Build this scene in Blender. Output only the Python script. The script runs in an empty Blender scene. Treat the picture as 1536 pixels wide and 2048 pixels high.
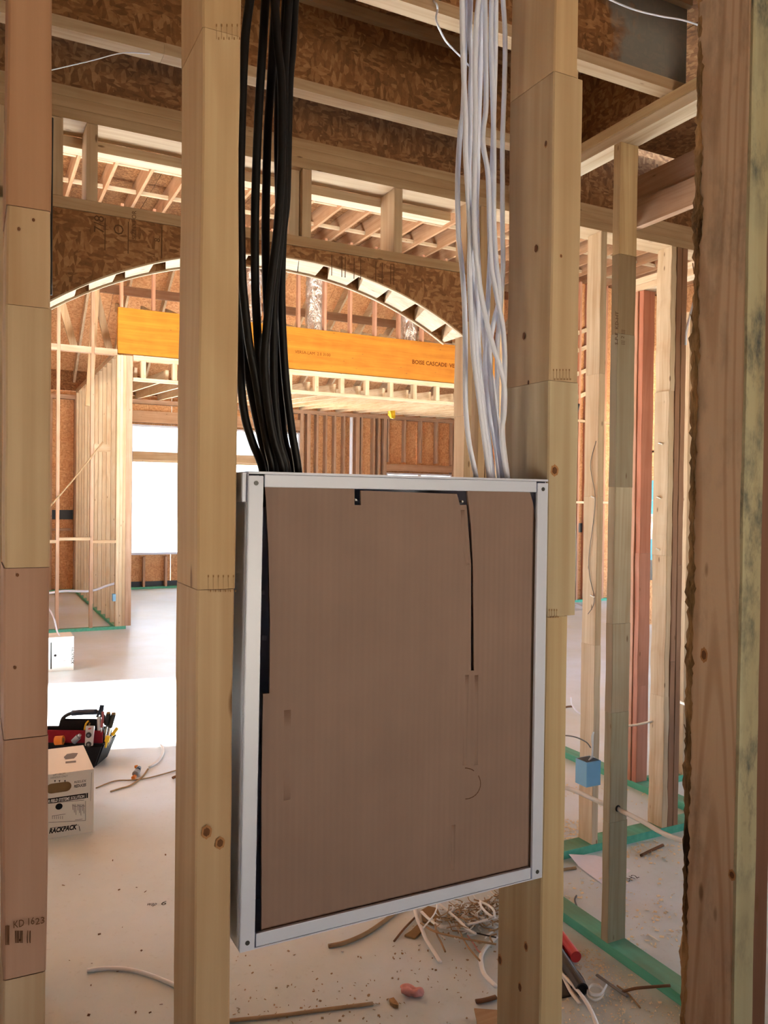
import bpy, bmesh, math, random
from mathutils import Vector, Matrix, noise as mnoise

# ------------------------------------------------------------------ camera, world, sun, exposure
S = bpy.context.scene
COL = S.collection
CAM_F, CAM_H = 1620.0, 1.72
TH, ROLL, PITCH = math.radians(27), 0.0122, math.atan(24 / 1620)
FW = Vector((math.sin(TH) * math.cos(PITCH), math.cos(TH) * math.cos(PITCH), -math.sin(PITCH)))
_r0 = Vector((math.cos(TH), -math.sin(TH), 0)); _u0 = _r0.cross(FW)
RT = math.cos(ROLL) * _r0 + math.sin(ROLL) * _u0
UP = -math.sin(ROLL) * _r0 + math.cos(ROLL) * _u0
CP = Vector((0, 0, CAM_H))
cam = bpy.data.cameras.new('camera')
cam.sensor_fit = 'VERTICAL'; cam.sensor_height = 24; cam.lens = CAM_F * 24 / 2048
cam.clip_start = 0.05; cam.clip_end = 300
co = bpy.data.objects.new('camera', cam); COL.objects.link(co)
co.matrix_world = Matrix(((RT.x, UP.x, -FW.x, CP.x), (RT.y, UP.y, -FW.y, CP.y), (RT.z, UP.z, -FW.z, CP.z), (0, 0, 0, 1)))
S.camera = co

w = bpy.data.worlds.new('sky'); S.world = w; w.use_nodes = True
bg = w.node_tree.nodes['Background']
bg.inputs[0].default_value = (0.74, 0.87, 1.0, 1); bg.inputs[1].default_value = 1.0
sun = bpy.data.lights.new('sun', 'SUN'); sun.energy = 42.0; sun.angle = 0.06; sun.color = (1.0, 0.97, 0.92)
so = bpy.data.objects.new('sun', sun); COL.objects.link(so)
so.rotation_euler = Vector((0.80, -0.16, -0.62)).to_track_quat('-Z', 'Y').to_euler()
S.view_settings.view_transform = 'Standard'; S.view_settings.look = 'None'
S.view_settings.gamma = 1.0; S.view_settings.use_curve_mapping = False
S.view_settings.exposure = 2.45
S.cycles.max_bounces = 10; S.cycles.diffuse_bounces = 6; S.cycles.glossy_bounces = 3
S.cycles.sample_clamp_indirect = 8.0; S.cycles.caustics_reflective = False; S.cycles.caustics_refractive = False
RND = random.Random(7)

# ------------------------------------------------------------------ a pixel of the photograph to a point of the place
def ray(x, y): return FW + (x - 768) / CAM_F * RT - (y - 1024) / CAM_F * UP
def PY(x, y, Y): d = ray(x, y); return CP + d * (Y / d.y)
def PX(x, y, X): d = ray(x, y); return CP + d * (X / d.x)
def PZ(x, y, z=0.0): d = ray(x, y); return CP + d * ((z - CAM_H) / d.z)

# ------------------------------------------------------------------ materials
def srgb(r, g, b):
    f = lambda c: (c / 255) / 12.92 if c <= 10 else ((c / 255 + 0.055) / 1.055) ** 2.4
    return (f(r), f(g), f(b), 1)
class NT:
    def __init__(s, name):
        s.m = bpy.data.materials.new(name); s.m.use_nodes = True; s.t = s.m.node_tree; s.b = s.t.nodes['Principled BSDF']
    def n(s, typ, **kw):
        o = s.t.nodes.new('ShaderNode' + typ)
        for k, v in kw.items(): setattr(o, k, v)
        return o
    def l(s, a, b): s.t.links.new(a, b)
    def put(s, sock, v):
        if isinstance(v, bpy.types.NodeSocket): s.l(v, sock)
        else: sock.default_value = v
    def math(s, op, a, b=0.5, clamp=False):
        o = s.n('Math', operation=op, use_clamp=clamp); s.put(o.inputs[0], a); s.put(o.inputs[1], b); return o.outputs[0]
    def vmath(s, op, a, b):
        o = s.n('VectorMath', operation=op); s.put(o.inputs[0], a); s.put(o.inputs[1], b); return o.outputs[0]
    def mix(s, f, a, b, mode='MIX'):
        o = s.n('Mix', data_type='RGBA', blend_type=mode); s.put(o.inputs[0], f); s.put(o.inputs[6], a); s.put(o.inputs[7], b); return o.outputs[2]
    def noise(s, vec, scale=1.0, detail=3.0, rough=0.5, dist=0.0):
        o = s.n('TexNoise'); s.put(o.inputs['Vector'], vec); o.inputs['Scale'].default_value = scale
        o.inputs['Detail'].default_value = detail; o.inputs['Roughness'].default_value = rough; o.inputs['Distortion'].default_value = dist
        return o.outputs[0]
    def ramp(s, f, lo, hi):
        o = s.n('MapRange'); s.put(o.inputs[0], f); o.inputs[1].default_value = lo; o.inputs[2].default_value = hi; return o.outputs[0]
    def coords(s, rnd=True):
        c = s.n('TexCoord').outputs['Object']
        if rnd:
            oi = s.n('ObjectInfo'); v = s.n('CombineXYZ')
            for k in range(3): s.l(s.math('MULTIPLY', oi.outputs['Random'], (17., 31., 23.)[k]), v.inputs[k])
            c = s.vmath('ADD', c, v.outputs[0])
        return c
    def bump(s, h, strength=0.2, dist=0.002):
        o = s.n('Bump'); o.inputs['Strength'].default_value = strength; o.inputs['Distance'].default_value = dist
        s.put(o.inputs['Height'], h); s.l(o.outputs[0], s.b.inputs['Normal'])
    def fin(s, col, rough=0.6, metal=0.0, spec=0.3):
        s.put(s.b.inputs['Base Color'], col); s.put(s.b.inputs['Roughness'], rough); s.b.inputs['Metallic'].default_value = metal
        s.b.inputs['Specular IOR Level'].default_value = spec; return s.m

def lumber_mat(name, axis, mould=0.0, strong=1.0, color=None):
    k = NT(name); c = k.coords()
    sc = lambda a, b: tuple(a if i == axis else b for i in range(3))
    fine = k.noise(k.vmath('MULTIPLY', c, sc(2.2, 90.)), 1.0, 3)
    band = k.noise(k.vmath('MULTIPLY', c, sc(0.55, 16.)), 1.0, 2)
    ring = k.math('SINE', k.math('MULTIPLY', k.noise(k.vmath('MULTIPLY', c, sc(0.45, 7.)), 1.0, 1, 0.4), 95.0))
    ring = k.ramp(ring, 0.2, 1.0)
    blot = k.noise(c, 5.0, 3)
    vor = k.n('TexVoronoi'); k.l(k.vmath('MULTIPLY', c, sc(5.0, 16.)), vor.inputs['Vector']); vor.inputs['Scale'].default_value = 1.0
    knot = k.ramp(vor.outputs['Distance'], 0.09, 0.05)
    if color is None:
        hs = k.n('HueSaturation'); hs.inputs['Saturation'].default_value = 0.80; hs.inputs['Value'].default_value = 0.78; k.l(k.n('ObjectInfo').outputs['Color'], hs.inputs['Color']); base = hs.outputs[0]
    else: base = color
    f = k.math('ADD', k.math('MULTIPLY', fine, 0.42 * strong), k.math('MULTIPLY', band, 0.75))
    f = k.math('ADD', f, k.math('MULTIPLY', blot, 0.35))
    f = k.ramp(f, 0.50, 1.05)
    dark = k.mix(1.0, base, (0.70, 0.58, 0.46, 1), 'MULTIPLY'); light = k.mix(1.0, base, (1.10, 1.10, 1.08, 1), 'MULTIPLY')
    col = k.mix(f, dark, light)
    col = k.mix(k.math('MULTIPLY', ring, 0.20 * strong), col, k.mix(1.0, base, (0.62, 0.45, 0.32, 1), 'MULTIPLY'))
    col = k.mix(k.math('MULTIPLY', knot, 0.75), col, (0.12, 0.055, 0.02, 1))
    if mould:
        mm = k.math('MULTIPLY', k.ramp(k.noise(k.vmath('MULTIPLY', c, sc(9., 22.)), 1.0, 5, 0.7), 0.47, 0.66), k.ramp(k.noise(c, 4.5, 2), 0.40, 0.56))
        col = k.mix(k.math('MULTIPLY', mm, mould), col, (0.045, 0.055, 0.055, 1))
    k.bump(fine, 0.12, 0.001)
    return k.fin(col, 0.68, 0, 0.25)
LUM = [lumber_mat('lumber_grain_' + 'xyz'[i], i) for i in range(3)]
LUM_MOULD = lumber_mat('lumber_mouldy', 2, 1.0, 0.6)
LUM_GRAIN = lumber_mat('lumber_strong_grain', 2, 0.35, 2.0)

def osb_mat(name, lo, mid, hi, scale=1.0, stain=None):
    k = NT(name); c = k.coords()
    cd = k.vmath('ADD', c, k.vmath('SCALE', k.n('TexNoise').outputs[1], (0, 0, 0)))
    def strands(sx, sy, sz, s):
        v = k.n('TexVoronoi'); v.inputs['Scale'].default_value = s * scale
        k.l(k.vmath('MULTIPLY', c, (sx, sy, sz)), v.inputs['Vector']); v.inputs['Randomness'].default_value = 1.0
        q = k.n('SeparateColor'); k.l(v.outputs['Color'], q.inputs[0]); return q.outputs[0]
    a = strands(1.0, 1.3, 2.8, 34); b = strands(2.6, 1.6, 0.9, 30); m = strands(1, 1, 1.2, 22)
    f = k.n('Mix'); k.put(f.inputs[0], k.math('GREATER_THAN', m, 0.5)); k.put(f.inputs[2], a); k.put(f.inputs[3], b)
    f = f.outputs[0]
    f = k.math('ADD', k.math('MULTIPLY', f, 0.36), k.math('ADD', k.math('MULTIPLY', k.noise(c, 3.0 * scale, 3), 0.34), k.math('MULTIPLY', k.noise(c, 42.0 * scale, 3, 0.6, 0.8), 0.34)))
    col = k.mix(k.ramp(f, 0.18, 0.52), lo, mid); col = k.mix(k.ramp(f, 0.52, 0.86), col, hi)
    if stain:
        p = k.n('SeparateXYZ'); k.l(k.n('TexCoord').outputs['Object'], p.inputs[0])
        e = k.math('ADD', p.outputs[0], k.math('MULTIPLY', k.math('SUBTRACT', k.noise(c, 7, 4), 0.5), 0.55))
        fs = k.math('MULTIPLY', k.ramp(e, stain - 0.03, stain + 0.05), k.ramp(e, stain + 0.42, stain + 0.34))
        col = k.mix(k.math('MULTIPLY', fs, 0.85), col, (0.20, 0.21, 0.20, 1))
    k.bump(f, 0.15, 0.002)
    return k.fin(col, 0.72, 0, 0.2)
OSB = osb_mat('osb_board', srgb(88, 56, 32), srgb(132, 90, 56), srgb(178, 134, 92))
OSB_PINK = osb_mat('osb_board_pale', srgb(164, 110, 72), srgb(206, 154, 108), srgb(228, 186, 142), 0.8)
OSB_STAIN = osb_mat('osb_board_stained', srgb(88, 56, 32), srgb(132, 90, 56), srgb(178, 134, 92), 1.0, 1.93)

def plain(name, c, rough=0.5, metal=0.0, spec=0.4, var=0.10, scale=30.0, bump=0.0):
    k = NT(name); t = k.coords(); f = k.noise(t, scale, 4)
    d = tuple(v * (1 - var) for v in c[:3]) + (1,); h = tuple(min(1, v * (1 + var)) for v in c[:3]) + (1,)
    if bump: k.bump(f, bump, 0.003)
    return k.fin(k.mix(f, d, h), rough, metal, spec)
def concrete():
    k = NT('concrete_slab'); t = k.coords(False)
    n1 = k.noise(t, 0.55, 4, 0.55, 0.4); n2 = k.noise(t, 4.0, 6, 0.65); n3 = k.noise(t, 45.0, 4, 0.7)
    col = k.mix(k.ramp(n1, 0.36, 0.66), srgb(200, 208, 206), srgb(212, 226, 242))  # bluish tones paint the far floor's sky sheen into the slab colour
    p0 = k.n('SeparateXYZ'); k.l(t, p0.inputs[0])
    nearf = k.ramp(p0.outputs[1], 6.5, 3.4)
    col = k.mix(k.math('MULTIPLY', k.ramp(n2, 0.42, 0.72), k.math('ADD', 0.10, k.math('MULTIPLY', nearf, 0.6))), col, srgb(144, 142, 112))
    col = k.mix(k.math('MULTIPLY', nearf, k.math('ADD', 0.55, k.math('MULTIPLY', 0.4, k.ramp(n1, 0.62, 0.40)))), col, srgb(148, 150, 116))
    col = k.mix(k.math('MULTIPLY', k.ramp(n3, 0.60, 0.72), 0.18), col, srgb(122, 108, 84))
    # trodden dirt where the framing was cut: the bay beyond the panel and to its side
    p = k.n('SeparateXYZ'); k.l(t, p.inputs[0])
    e = k.math('ADD', p.outputs[0], k.math('MULTIPLY', k.math('SUBTRACT', n2, 0.5), 2.2))
    g = k.math('ADD', p.outputs[1], k.math('MULTIPLY', k.math('SUBTRACT', n1, 0.5), 2.0))
    dirt = k.math('MULTIPLY', k.ramp(e, 0.9, 1.6), k.ramp(g, 4.0, 2.6))
    col = k.mix(k.math('MULTIPLY', dirt, 0.80), col, srgb(106, 96, 84))
    k.bump(n2, 0.03, 0.003)
    rg = k.math('ADD', k.math('MULTIPLY', n2, 0.10), k.math('ADD', k.math('MULTIPLY', dirt, 0.3), 0.30))
    return k.fin(col, rg, 0, 0.5)
def cardboard():
    k = NT('brown_cardboard'); t = k.coords(False)
    flute = k.math('SINE', k.math('MULTIPLY', k.n('SeparateXYZ').outputs[0], 1.0))
    sx = [n for n in k.t.nodes if n.bl_idname == 'ShaderNodeSeparateXYZ'][-1]; k.l(t, sx.inputs[0])
    fl = k.math('SINE', k.math('MULTIPLY', sx.outputs[0], 900.0))
    st = k.noise(k.vmath('MULTIPLY', t, (60., 60., 4.)), 1.0, 3); bl = k.noise(t, 9.0, 4)
    f = k.math('ADD', k.math('MULTIPLY', st, 0.22), k.math('ADD', k.math('MULTIPLY', bl, 0.60), k.math('MULTIPLY', fl, 0.02)))
    col = k.mix(k.ramp(f, 0.3, 0.75), srgb(125, 102, 91), srgb(140, 115, 102))
    k.bump(k.math('ADD', k.math('MULTIPLY', fl, 0.35), k.math('MULTIPLY', bl, 2.0)), 0.14, 0.0012)
    return k.fin(col, 0.62, 0, 0.3)
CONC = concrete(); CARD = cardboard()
WHITE_METAL = plain('white_enamel', srgb(190, 198, 218), 0.35, 0, 0.5, 0.02)
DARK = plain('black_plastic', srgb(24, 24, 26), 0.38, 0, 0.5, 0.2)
BLACK_CABLE = plain('black_cable_jacket', srgb(10, 10, 11), 0.5, 0, 0.28, 0.2, 80)
WHITE_CABLE = plain('white_cable_jacket', srgb(216, 222, 238), 0.4, 0, 0.45, 0.01)
ROMEX = plain('flat_white_cable_jacket', srgb(228, 228, 226), 0.45, 0, 0.4, 0.08)
TAN_WIRE = plain('dusty_tan_jacket', srgb(158, 132, 100), 0.7, 0, 0.2, 0.2)
BROWN = plain('brown_wood_scrap', srgb(112, 80, 56), 0.8, 0, 0.2, 0.3)
TEAL = NT('teal_treated_plate')
def _teal():
    k = TEAL; t = k.coords(); f = k.noise(k.vmath('MULTIPLY', t, (30., 3., 30.)), 1.0, 4); g = k.noise(t, 6.0, 4)
    p = k.n('SeparateXYZ'); k.l(k.n('NewGeometry').outputs['Normal'], p.inputs[0])
    col = k.mix(f, srgb(62, 146, 124), srgb(112, 196, 168))
    dust = k.math('MULTIPLY', k.math('ABSOLUTE', p.outputs[2]), k.ramp(g, 0.25, 0.6))
    col = k.mix(k.math('MULTIPLY', dust, 0.6), col, srgb(116, 128, 98))
    return k.fin(col, 0.7, 0, 0.25)
TEAL = _teal()
LVL = lumber_mat('orange_laminated_veneer', 0, 0, 0.9, srgb(186, 124, 36))
PRINT = plain('black_print', srgb(30, 28, 28), 0.7, 0, 0.2)
FADED = plain('faded_grey_print', srgb(120, 116, 112), 0.7, 0, 0.2)
BROWN_PRINT = plain('brown_ink_stamp', srgb(92, 46, 14), 0.8, 0, 0.1)
STAMP = plain('dark_wood_stamp', srgb(92, 64, 44), 0.8, 0, 0.1)
WHITE_PRINT = plain('white_print', srgb(230, 228, 222), 0.7, 0, 0.2)
WHITE_CARD = plain('white_cardboard', srgb(226, 222, 212), 0.55, 0, 0.3, 0.03)
TAN_CARD = plain('tan_cardboard_inside', srgb(140, 112, 76), 0.8, 0, 0.2)
BLUE_PLASTIC = plain('blue_electrical_plastic', srgb(116, 170, 206), 0.45, 0, 0.4, 0.06)
RED_CLOTH = plain('dark_red_fabric', srgb(120, 26, 40), 0.85, 0, 0.15, 0.2)
BLACK_CLOTH = plain('black_fabric', srgb(22, 22, 24), 0.8, 0, 0.2, 0.3, 120, 0.2)
YELLOW = plain('yellow_plastic', srgb(226, 186, 30), 0.4, 0, 0.5)
ORANGE = plain('orange_tape', srgb(206, 120, 34), 0.5, 0, 0.4)
RED = plain('red_plastic', srgb(196, 52, 56), 0.45, 0, 0.4, 0.15)
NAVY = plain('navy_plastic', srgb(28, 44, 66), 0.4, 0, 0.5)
SILVER = plain('brushed_aluminium', srgb(196, 196, 198), 0.35, 0.7, 0.5, 0.05)
PINK = plain('pink_insulation', srgb(206, 146, 140), 0.95, 0, 0.1, 0.2, 60, 0.5)
PAPER = plain('white_paper', srgb(232, 228, 240), 0.7, 0, 0.2, 0.05)
GREY_BOX = plain('grey_plastic', srgb(120, 124, 130), 0.5, 0, 0.4)
BARK = NT('dark_bark')
def _bark():
    k = BARK; t = k.coords(False); n = k.noise(k.vmath('MULTIPLY', t, (60., 60., 14.)), 1.0, 5, 0.7); m = k.noise(k.vmath('MULTIPLY', t, (20., 20., 5.)), 1.0, 3)
    f = k.math('ADD', k.math('MULTIPLY', n, .5), k.math('MULTIPLY', m, .6)); k.bump(n, 0.8, 0.004)
    return k.fin(k.mix(k.ramp(f, 0.42, 0.66), srgb(44, 32, 24), srgb(176, 142, 102)), 0.95, 0, 0.1)
BARK = _bark()
BLUE_WRAP = plain('blue_house_wrap', srgb(84, 168, 190), 0.6, 0, 0.3)
GROUND = plain('pale_building_soil', srgb(190, 178, 160), 0.9, 0, 0.1, 0.15, 2.0)
FOIL = NT('crinkled_foil')
def _foil():
    k = FOIL; t = k.coords(); n = k.noise(k.vmath('MULTIPLY', t, (9., 9., 5.)), 1.0, 5, 0.65, 0.6)
    k.bump(n, 0.9, 0.06); return k.fin(srgb(232, 234, 238), 0.24, 0.92, 0.5)
FOIL = _foil()
def glass_mat():
    m = bpy.data.materials.new('window_glass'); m.use_nodes = True; t = m.node_tree; t.nodes.clear()
    o = t.nodes.new('ShaderNodeOutputMaterial'); x = t.nodes.new('ShaderNodeMixShader'); x.inputs[0].default_value = 0.06
    a = t.nodes.new('ShaderNodeBsdfTransparent'); g = t.nodes.new('ShaderNodeBsdfGlossy'); g.inputs['Roughness'].default_value = 0.02
    t.links.new(a.outputs[0], x.inputs[1]); t.links.new(g.outputs[0], x.inputs[2]); t.links.new(x.outputs[0], o.inputs[0]); return m
GLASS = glass_mat()

# ------------------------------------------------------------------ builders (all coordinates are world coordinates)
PINE, PALE, PINKW, GREYW = srgb(212, 182, 140), srgb(230, 208, 172), srgb(206, 168, 138), srgb(186, 172, 148)
ORANGEW, GREENW, TANW, BROWNW = srgb(204, 142, 106), srgb(198, 194, 158), srgb(200, 164, 116), srgb(168, 118, 78)
def jit(c, a=0.07):
    f = 1 + RND.uniform(-a, a); g = 1 + RND.uniform(-a, a) * 0.35
    return (c[0] * f, c[1] * f * g, c[2] * f * g * g, 1)
def empty(name, loc=(0, 0, 0), parent=None, **kw):
    o = bpy.data.objects.new(name, None); COL.objects.link(o); o.location = loc; o.empty_display_size = 0.05
    for k, v in kw.items(): o[k] = v
    if parent: o.parent = parent
    return o
def thing(name, label, cat, loc=(0, 0, 0), group=None):
    o = empty(name, loc, label=label, category=cat)
    if group: o['group'] = group
    return o
def tag(o, label, cat, group=None, kind=None):
    o['label'] = label; o['category'] = cat
    if group: o['group'] = group
    if kind: o['kind'] = kind
    return o
def origin(p):
    v = Vector((0, 0, 0))
    while p: v += Vector(p.location); p = p.parent
    return v
def link(name, me, mat, parent=None, color=None, loc=None, label=None):
    o = bpy.data.objects.new(name, me); COL.objects.link(o)
    if mat and not me.materials: me.materials.append(mat)
    if parent: o.parent = parent
    o.location = (Vector(loc) if loc is not None else Vector((0, 0, 0))) - origin(parent)
    if color: o.color = color
    if label: o['label'] = label
    return o
def bm_obj(name, bm, mat, parent=None, color=None, loc=None, label=None, smooth=False):
    """bm holds world coordinates; loc is where the object's own origin goes"""
    base = Vector(loc) if loc is not None else (origin(parent) if parent else Vector((0, 0, 0)))
    bmesh.ops.translate(bm, verts=bm.verts, vec=-base)
    bmesh.ops.recalc_face_normals(bm, faces=bm.faces)
    me = bpy.data.meshes.new(name); bm.to_mesh(me); bm.free()
    if smooth:
        for p in me.polygons: p.use_smooth = True
    return link(name, me, mat, parent, color, base, label)
_cache = {}
def box(name, x0, x1, y0, y1, z0, z1, mat=None, parent=None, color=None, label=None, bev=0.0):
    d = (round(x1 - x0, 4), round(y1 - y0, 4), round(z1 - z0, 4)); lum = mat is None
    if lum: mat = LUM[max(range(3), key=lambda i: d[i])]
    key = d + (mat.name, bev); me = _cache.get(key)
    if me is None:
        bm = bmesh.new(); bmesh.ops.create_cube(bm, size=1)
        for v in bm.verts: v.co = Vector(((v.co.x + .5) * d[0], (v.co.y + .5) * d[1], (v.co.z + .5) * d[2]))
        if bev: bmesh.ops.bevel(bm, geom=bm.edges[:], offset=bev, segments=2, affect='EDGES', profile=0.6)
        me = bpy.data.meshes.new(name); bm.to_mesh(me); bm.free(); _cache[key] = me
    if lum and color is None: color = jit(PINE)
    return link(name, me, mat, parent, color, (x0, y0, z0), label)
def bbox(bm, x0, x1, y0, y1, z0, z1):
    r = bmesh.ops.create_cube(bm, size=1)
    for v in r['verts']: v.co = Vector((x0 + (v.co.x + .5) * (x1 - x0), y0 + (v.co.y + .5) * (y1 - y0), z0 + (v.co.z + .5) * (z1 - z0)))
    return r['verts']
def obox(name, pts8, mat, parent=None, color=None, label=None, bev=0.0, loc=None):
    """a box from 8 corners: 4 of the bottom ring then 4 of the top ring"""
    bm = bmesh.new(); v = [bm.verts.new(p) for p in pts8]
    for f in ((3, 2, 1, 0), (4, 5, 6, 7), (0, 1, 5, 4), (1, 2, 6, 5), (2, 3, 7, 6), (3, 0, 4, 7)): bm.faces.new([v[i] for i in f])
    if bev: bmesh.ops.bevel(bm, geom=bm.edges[:], offset=bev, segments=2, affect='EDGES')
    return bm_obj(name, bm, mat, parent, color, loc, label)
def beam(name, a, b, wid, dep, parent=None, color=None, mat=None, up=(0, 0, 1), label=None):
    """a straight member from a to b, wid across, dep along up"""
    a, b = Vector(a), Vector(b); t = (b - a).normalized(); s = t.cross(Vector(up)).normalized(); u = s.cross(t)
    P = []
    for q in (a, b):
        for i, j in ((-1, -1), (1, -1), (1, 1), (-1, 1)): P.append(q + s * (i * wid / 2) + u * (j * dep / 2))
    ax = max(range(3), key=lambda i: abs(t[i]))
    return obox(name, P, mat or LUM[ax], parent, color or jit(PINE), label)
def board(name, x0, x1, y0, y1, z0, z1, parent, color, mat=None, label=None, seed=0, wob=0.0007, bev=0.0018):
    """near lumber: eased edges, a little uneven along its length"""
    mat = mat or LUM[2]; r = random.Random(seed); n = max(2, int((z1 - z0) / 0.05)); bm = bmesh.new(); rings = []
    base = [(x0 + bev, y0), (x1 - bev, y0), (x1, y0 + bev), (x1, y1 - bev), (x1 - bev, y1), (x0 + bev, y1), (x0, y1 - bev), (x0, y0 + bev)]
    off = [0] * 4
    for i in range(n + 1):
        z = z0 + (z1 - z0) * i / n; off = [0.6 * o + r.uniform(-wob, wob) for o in off]; ring = []
        for q, (x, y) in enumerate(base): ring.append(bm.verts.new((x + (off[0] if x < (x0 + x1) / 2 else off[1]), y + (off[2] if y < (y0 + y1) / 2 else off[3]) * 0.5, z)))
        rings.append(ring)
    for a, b in zip(rings, rings[1:]):
        for q in range(8): bm.faces.new((a[q], a[(q + 1) % 8], b[(q + 1) % 8], b[q]))
    bm.faces.new(rings[0][::-1]); bm.faces.new(rings[-1])
    return bm_obj(name, bm, mat, parent, color, (x0, y0, z0), label)
def smooth_path(pts, sub=6):
    pts = [Vector(p) for p in pts]
    if len(pts) < 3: return [pts[0].lerp(pts[-1], i / sub) for i in range(sub + 1)]
    P = [pts[0] * 2 - pts[1]] + pts + [pts[-1] * 2 - pts[-2]]; out = []
    for i in range(1, len(P) - 2):
        a, b, c, d = P[i - 1:i + 3]
        for k in range(sub):
            t = k / sub
            out.append(0.5 * ((2 * b) + (c - a) * t + (2 * a - 5 * b + 4 * c - d) * t * t + (3 * b - a - 3 * c + d) * t ** 3))
    out.append(pts[-1]); return out
def tube_bm(bm, pts, ra, rb=None, sides=8, sub=6, taper=None):
    rb = rb or ra; path = smooth_path(pts, sub); rings = []; u = None
    for i, p in enumerate(path):
        t = (path[min(i + 1, len(path) - 1)] - path[max(i - 1, 0)])
        t = t.normalized() if t.length > 1e-9 else Vector((0, 0, 1))
        ref = Vector((0, 0, 1)) if abs(t.z) < 0.8 else Vector((0, 1, 0))
        if u is None: u = (ref - t * ref.dot(t)).normalized()
        else:
            u = u - t * u.dot(t)
            u = u.normalized() if u.length > 1e-6 else (ref - t * ref.dot(t)).normalized()
        s = t.cross(u); k = taper(i / max(1, len(path) - 1)) if taper else 1
        rings.append([bm.verts.new(p + s * (math.cos(2 * math.pi * q / sides) * ra * k) + u * (math.sin(2 * math.pi * q / sides) * rb * k)) for q in range(sides)])
    for a, b in zip(rings, rings[1:]):
        for q in range(sides): bm.faces.new((a[q], a[(q + 1) % sides], b[(q + 1) % sides], b[q]))
    bm.faces.new(rings[0][::-1]); bm.faces.new(rings[-1])
def tube(name, pts, ra, mat, parent=None, rb=None, sides=8, sub=6, label=None):
    bm = bmesh.new(); tube_bm(bm, pts, ra, rb, sides, sub)
    return bm_obj(name, bm, mat, parent, None, Vector(pts[0]) if parent is None else None, label, True)
def sheet(name, outline, holes, depth, to3, mat, parent=None, loc=None, label=None, color=None):
    """a flat board cut to an outline with holes; to3(u, v, w) gives the point at depth w"""
    bm = bmesh.new(); edges = []; loops = []
    for L in [outline] + holes:
        vs = [bm.verts.new(to3(u, v, 0)) for u, v in L]; loops.append(vs)
        for i in range(len(vs)): edges.append(bm.edges.new((vs[i], vs[(i + 1) % len(vs)])))
    bmesh.ops.triangle_fill(bm, use_beauty=True, use_dissolve=False, edges=edges)
    faces = bm.faces[:]; back = {}
    for L, src in zip(loops, [outline] + holes):
        for v, (a, b) in zip(L, src): back[v] = bm.verts.new(to3(a, b, depth))
    for f in faces: bm.faces.new([back[v] for v in f.verts][::-1])
    for L in loops:
        for i in range(len(L)): a, b = L[i], L[(i + 1) % len(L)]; bm.faces.new((a, b, back[b], back[a]))
    return bm_obj(name, bm, mat, parent, color, loc, label)
def cyl_bm(bm, a, b, r, sides=16, r2=None):
    a, b = Vector(a), Vector(b); tube_r = [r, r if r2 is None else r2]; t = (b - a).normalized()
    ref = Vector((0, 0, 1)) if abs(t.z) < 0.8 else Vector((0, 1, 0)); u = (ref - t * ref.dot(t)).normalized(); s = t.cross(u); rr = []
    for p, q in ((a, tube_r[0]), (b, tube_r[1])): rr.append([bm.verts.new(p + s * (math.cos(2 * math.pi * i / sides) * q) + u * (math.sin(2 * math.pi * i / sides) * q)) for i in range(sides)])
    for i in range(sides): bm.faces.new((rr[0][i], rr[0][(i + 1) % sides], rr[1][(i + 1) % sides], rr[1][i]))
    bm.faces.new(rr[0][::-1]); bm.faces.new(rr[1])
def cyl(name, a, b, r, mat, parent=None, sides=16, r2=None, label=None):
    bm = bmesh.new(); cyl_bm(bm, a, b, r, sides, r2); return bm_obj(name, bm, mat, parent, None, None if parent else Vector(a), label)
def writing(name, body, at, xdir, ydir, size, mat, parent, width=None, shear=0.0, bold=0.0):
    cu = bpy.data.curves.new('lettering', 'FONT'); cu.body = body; cu.size = size; cu.shear = shear; cu.offset = bold
    cu.resolution_u = 2
    to = bpy.data.objects.new('lettering', cu); COL.objects.link(to)
    dg = bpy.context.evaluated_depsgraph_get(); me = bpy.data.meshes.new_from_object(to.evaluated_get(dg)); me.name = name
    bpy.data.objects.remove(to); bpy.data.curves.remove(cu); me.materials.clear()
    xd, yd = Vector(xdir).normalized(), Vector(ydir).normalized(); k = 1.0
    if width:
        xs = [v.co.x for v in me.vertices]; k = width / max(1e-6, max(xs) - min(xs))
    base = origin(parent)
    for v in me.vertices: v.co = Vector(at) + xd * (v.co.x * k) + yd * v.co.y - base
    return link(name, me, mat, parent, None, base)

# ------------------------------------------------------------------ the setting: ground, slab, shell
o = box('ground_outside', -40, 60, -40, 80, -0.25, -0.12, GROUND); o['kind'] = 'structure'
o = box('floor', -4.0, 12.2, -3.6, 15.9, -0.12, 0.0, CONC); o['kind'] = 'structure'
Z_PL = 3.155      # top of the 10 ft plates

def struct(name, **kw): return empty(name, kind='structure', **kw)
cn = struct('ceiling_near')
for i in range(5):
    for j in range(3):
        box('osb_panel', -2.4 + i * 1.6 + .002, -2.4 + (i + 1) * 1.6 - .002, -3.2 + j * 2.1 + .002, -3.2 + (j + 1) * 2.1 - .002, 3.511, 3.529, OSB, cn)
box('seam_light_seal', -2.39, 5.6, -3.2, 3.1, 3.531, 3.536, DARK, cn)  # unseen sheet added to stop sun through the panel seams
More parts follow.
